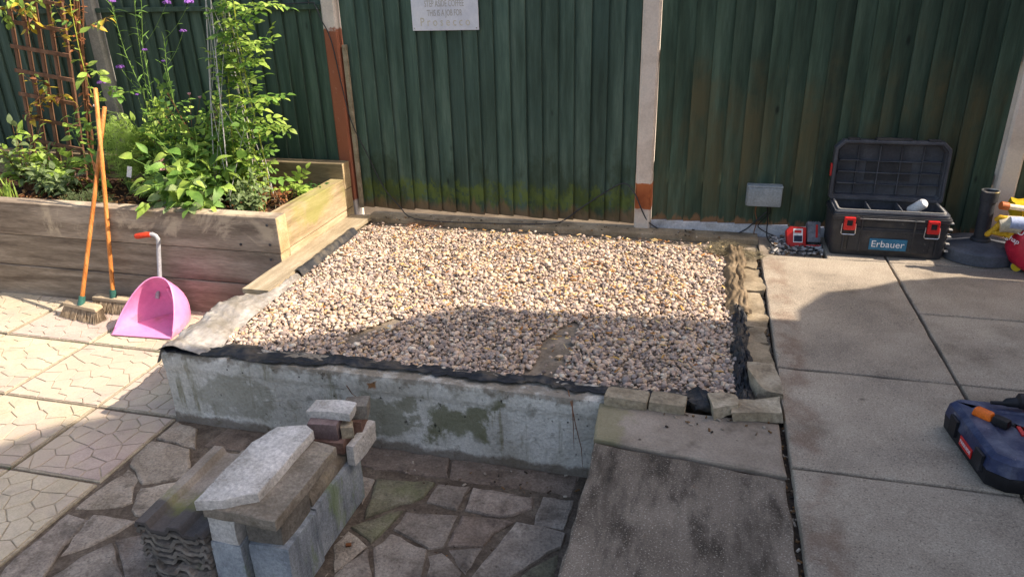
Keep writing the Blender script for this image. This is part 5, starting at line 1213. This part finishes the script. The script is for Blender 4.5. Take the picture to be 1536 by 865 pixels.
yb = thing('folded_bag', 'crumpled yellow plastic bag lying on top of the red bag', 'bag', (1.86,4.15,.28)); put('sheet', rock((.26,.2,.10), 31, 6, .03, 13, 'bag_yellow'), ony(1540,318,4.16)+Vector((.10,0,-.03)), yb, rot=roty(-.25))
gl = thing('work_gloves', 'yellow rubber palmed work gloves draped over the red bag', 'gloves', (1.70,4.05,.2))
gp = lambda x, y, Y=4.02: ony(x, y, Y)
MB().tube([gp(1530,338),gp(1512,336),gp(1498,338)], [.045,.042,.036], 12).build('palm', 'glove_cloth', gl, smooth=70)
for P, R0 in (([(1502,334),(1490,345),(1480,352)],.014),([(1506,342),(1497,350),(1488,347)],.015),([(1512,342),(1505,352),(1498,350)],.014),([(1520,345),(1512,354),(1506,350)],.015),([(1510,328),(1500,326),(1494,330)],.013)):
    Q = [gp(*p) for p in P]; MB().tube(Q+[Q[-1]+(Q[-1]-Q[-2])*.25], [R0*1.1,R0,R0*.95,R0*.4], 10).build('finger', 'glove_yellow', gl, smooth=70)
MB().tube([gp(1514,334,4.0),gp(1540,336,4.0)], [.03,.035], 12).build('second_palm', 'glove_blue', gl, smooth=70)
tw = thing('hand_tool', 'wooden ended garden tool lying across the gloves', 'hand tool', (1.75,4.05,.28)); A, B_ = gp(1501,308,4.04), gp(1545,314,4.06)
MB().tube([A, A.lerp(B_,.25)], [.02,.02], 14).build('grip', 'wood_handle', tw, smooth=50, bevel=0); MB().tube([A.lerp(B_,.24), B_+(B_-A)*.8], .014, 12).build('shaft', 'cream_pole', tw, smooth=50)

# ================================================================== DRILL CASE
cs = thing('drill_case', 'dark blue and black power tool case lying on the patio', 'tool case', (1.08,2.29,.018))
cp_ = [(.905,2.12),(.955,2.085),(1.24,2.085),(1.275,2.12),(1.275,2.42),(1.24,2.46),(.90,2.46),(.868,2.43)]
def inset(P, d): return [(p.x, p.y) for p in offset_poly([Vector(p) for p in P], d)]
ringwall(MB(), [(inset(cp_,.02),.018),(inset(cp_,.004),.024),(cp_,.075),(inset(cp_,.004),.0755)]).build('lower_shell', 'case_black', cs, bevel=.003, smooth=30)
ringwall(MB(), [(inset(cp_,.004),.0758),(cp_,.0765),(inset(cp_,.006),.118),(inset(cp_,.022),.132),(inset(cp_,.075),.134),(inset(cp_,.08),.128)]).build('upper_shell', 'case_blue', cs, bevel=.003, smooth=30)
cdir = (Vector((.905,2.12))-Vector((.868,2.43))); ca = math.atan2(cdir.y, cdir.x)
mid = Vector((.868,2.43)).lerp(Vector((.905,2.12)), .62)
RX = rotz(ca+math.pi) 
def side(name, u, z, wd, h_, off, th_, mat, par=cs):
    p = Vector((.868,2.43)).lerp(Vector((.905,2.12)), u); nrm = Vector((cdir.y, -cdir.x)).normalized(); nrm = -nrm if nrm.x > 0 else nrm
    return MB().box((p.x+nrm.x*off, p.y+nrm.y*off, z), (wd, th_, h_), rotz(ca)).build(name, mat, par, bevel=.001)
lab = side('brand_label', .56, .062, .085, .032, .001, .004, 'tool_red'); side('latch', .25, .078, .05, .06, .003, .01, 'case_black'); side('latch', .84, .078, .05, .06, .003, .01, 'case_black')
p = Vector((.868,2.43)).lerp(Vector((.905,2.12)), .56); nrm = Vector((cdir.y,-cdir.x)).normalized(); nrm = -nrm if nrm.x > 0 else nrm
put('lettering', text_mesh('PARKSIDE', .017, .0004, 'white_paint'), (p.x+nrm.x*.0035, p.y+nrm.y*.0035, .062), lab, rot=rotz(ca) @ rotx(math.pi/2))
sbox('handle', 1.02, 1.16, 2.07, 2.083, .05, .068, 'case_black', cs, bevel=.004)
for k in range(6): sbox('red_vent', 1.03+.02*k, 1.042+.02*k, 2.25, 2.30, .1285, .1335, 'tool_red', cs)
MB().tube([(1.09,2.15,.131),(1.11,2.19,.158),(1.17,2.21,.162),(1.22,2.17,.131)], .012, 10).build('carry_grip', 'case_black', cs, smooth=50)
# power tool and orange knife on the case
pt = thing('power_drill', 'black power drill lying on top of the blue case', 'power drill', (1.15,2.41,.134))
MB().tube([(.985,2.405,.150),(1.02,2.405,.152),(1.03,2.405,.156),(1.06,2.405,.160),(1.065,2.405,.166),(1.16,2.40,.17),(1.21,2.40,.17),(1.22,2.40,.168)], [.006,.007,.014,.018,.026,.034,.034,.028], 14).build('body', 'case_black', pt, smooth=40)
MB().tube([(1.15,2.40,.165),(1.18,2.33,.155),(1.20,2.27,.150)], [.02,.018,.022], 12).build('grip', 'case_black', pt, smooth=50)
MB().lathe([(.02,0),(.022,.004),(.022,.02),(.016,.026)], 16, (1.13,2.40,.198)).build('dial', 'base_dark', pt, smooth=40)
on = thing('utility_tool', 'small orange and black hand tool lying on the blue case', 'hand tool', (.97,2.30,.13))
A = Vector((.945,2.335,.146)); RZ = rotz(-.75)
MB().box(A, (.062,.036,.028), RZ, (.85,.8)).build('orange_body', 'tool_orange', on, bevel=.008, seg=3, smooth=50); MB().box(A+RZ @ Vector((.055,0,-.001)), (.05,.034,.026), RZ, (.9,.8)).build('black_nose', 'case_black', on, bevel=.004, smooth=40)
MB().tube([A+RZ @ Vector((.0,.03,-.008)), A+RZ @ Vector((.05,.035,-.006)), A+RZ @ Vector((.085,.02,-.008))], .005, 8).build('trigger', 'base_dark', on, smooth=50)
print('objects', len(bpy.data.objects))
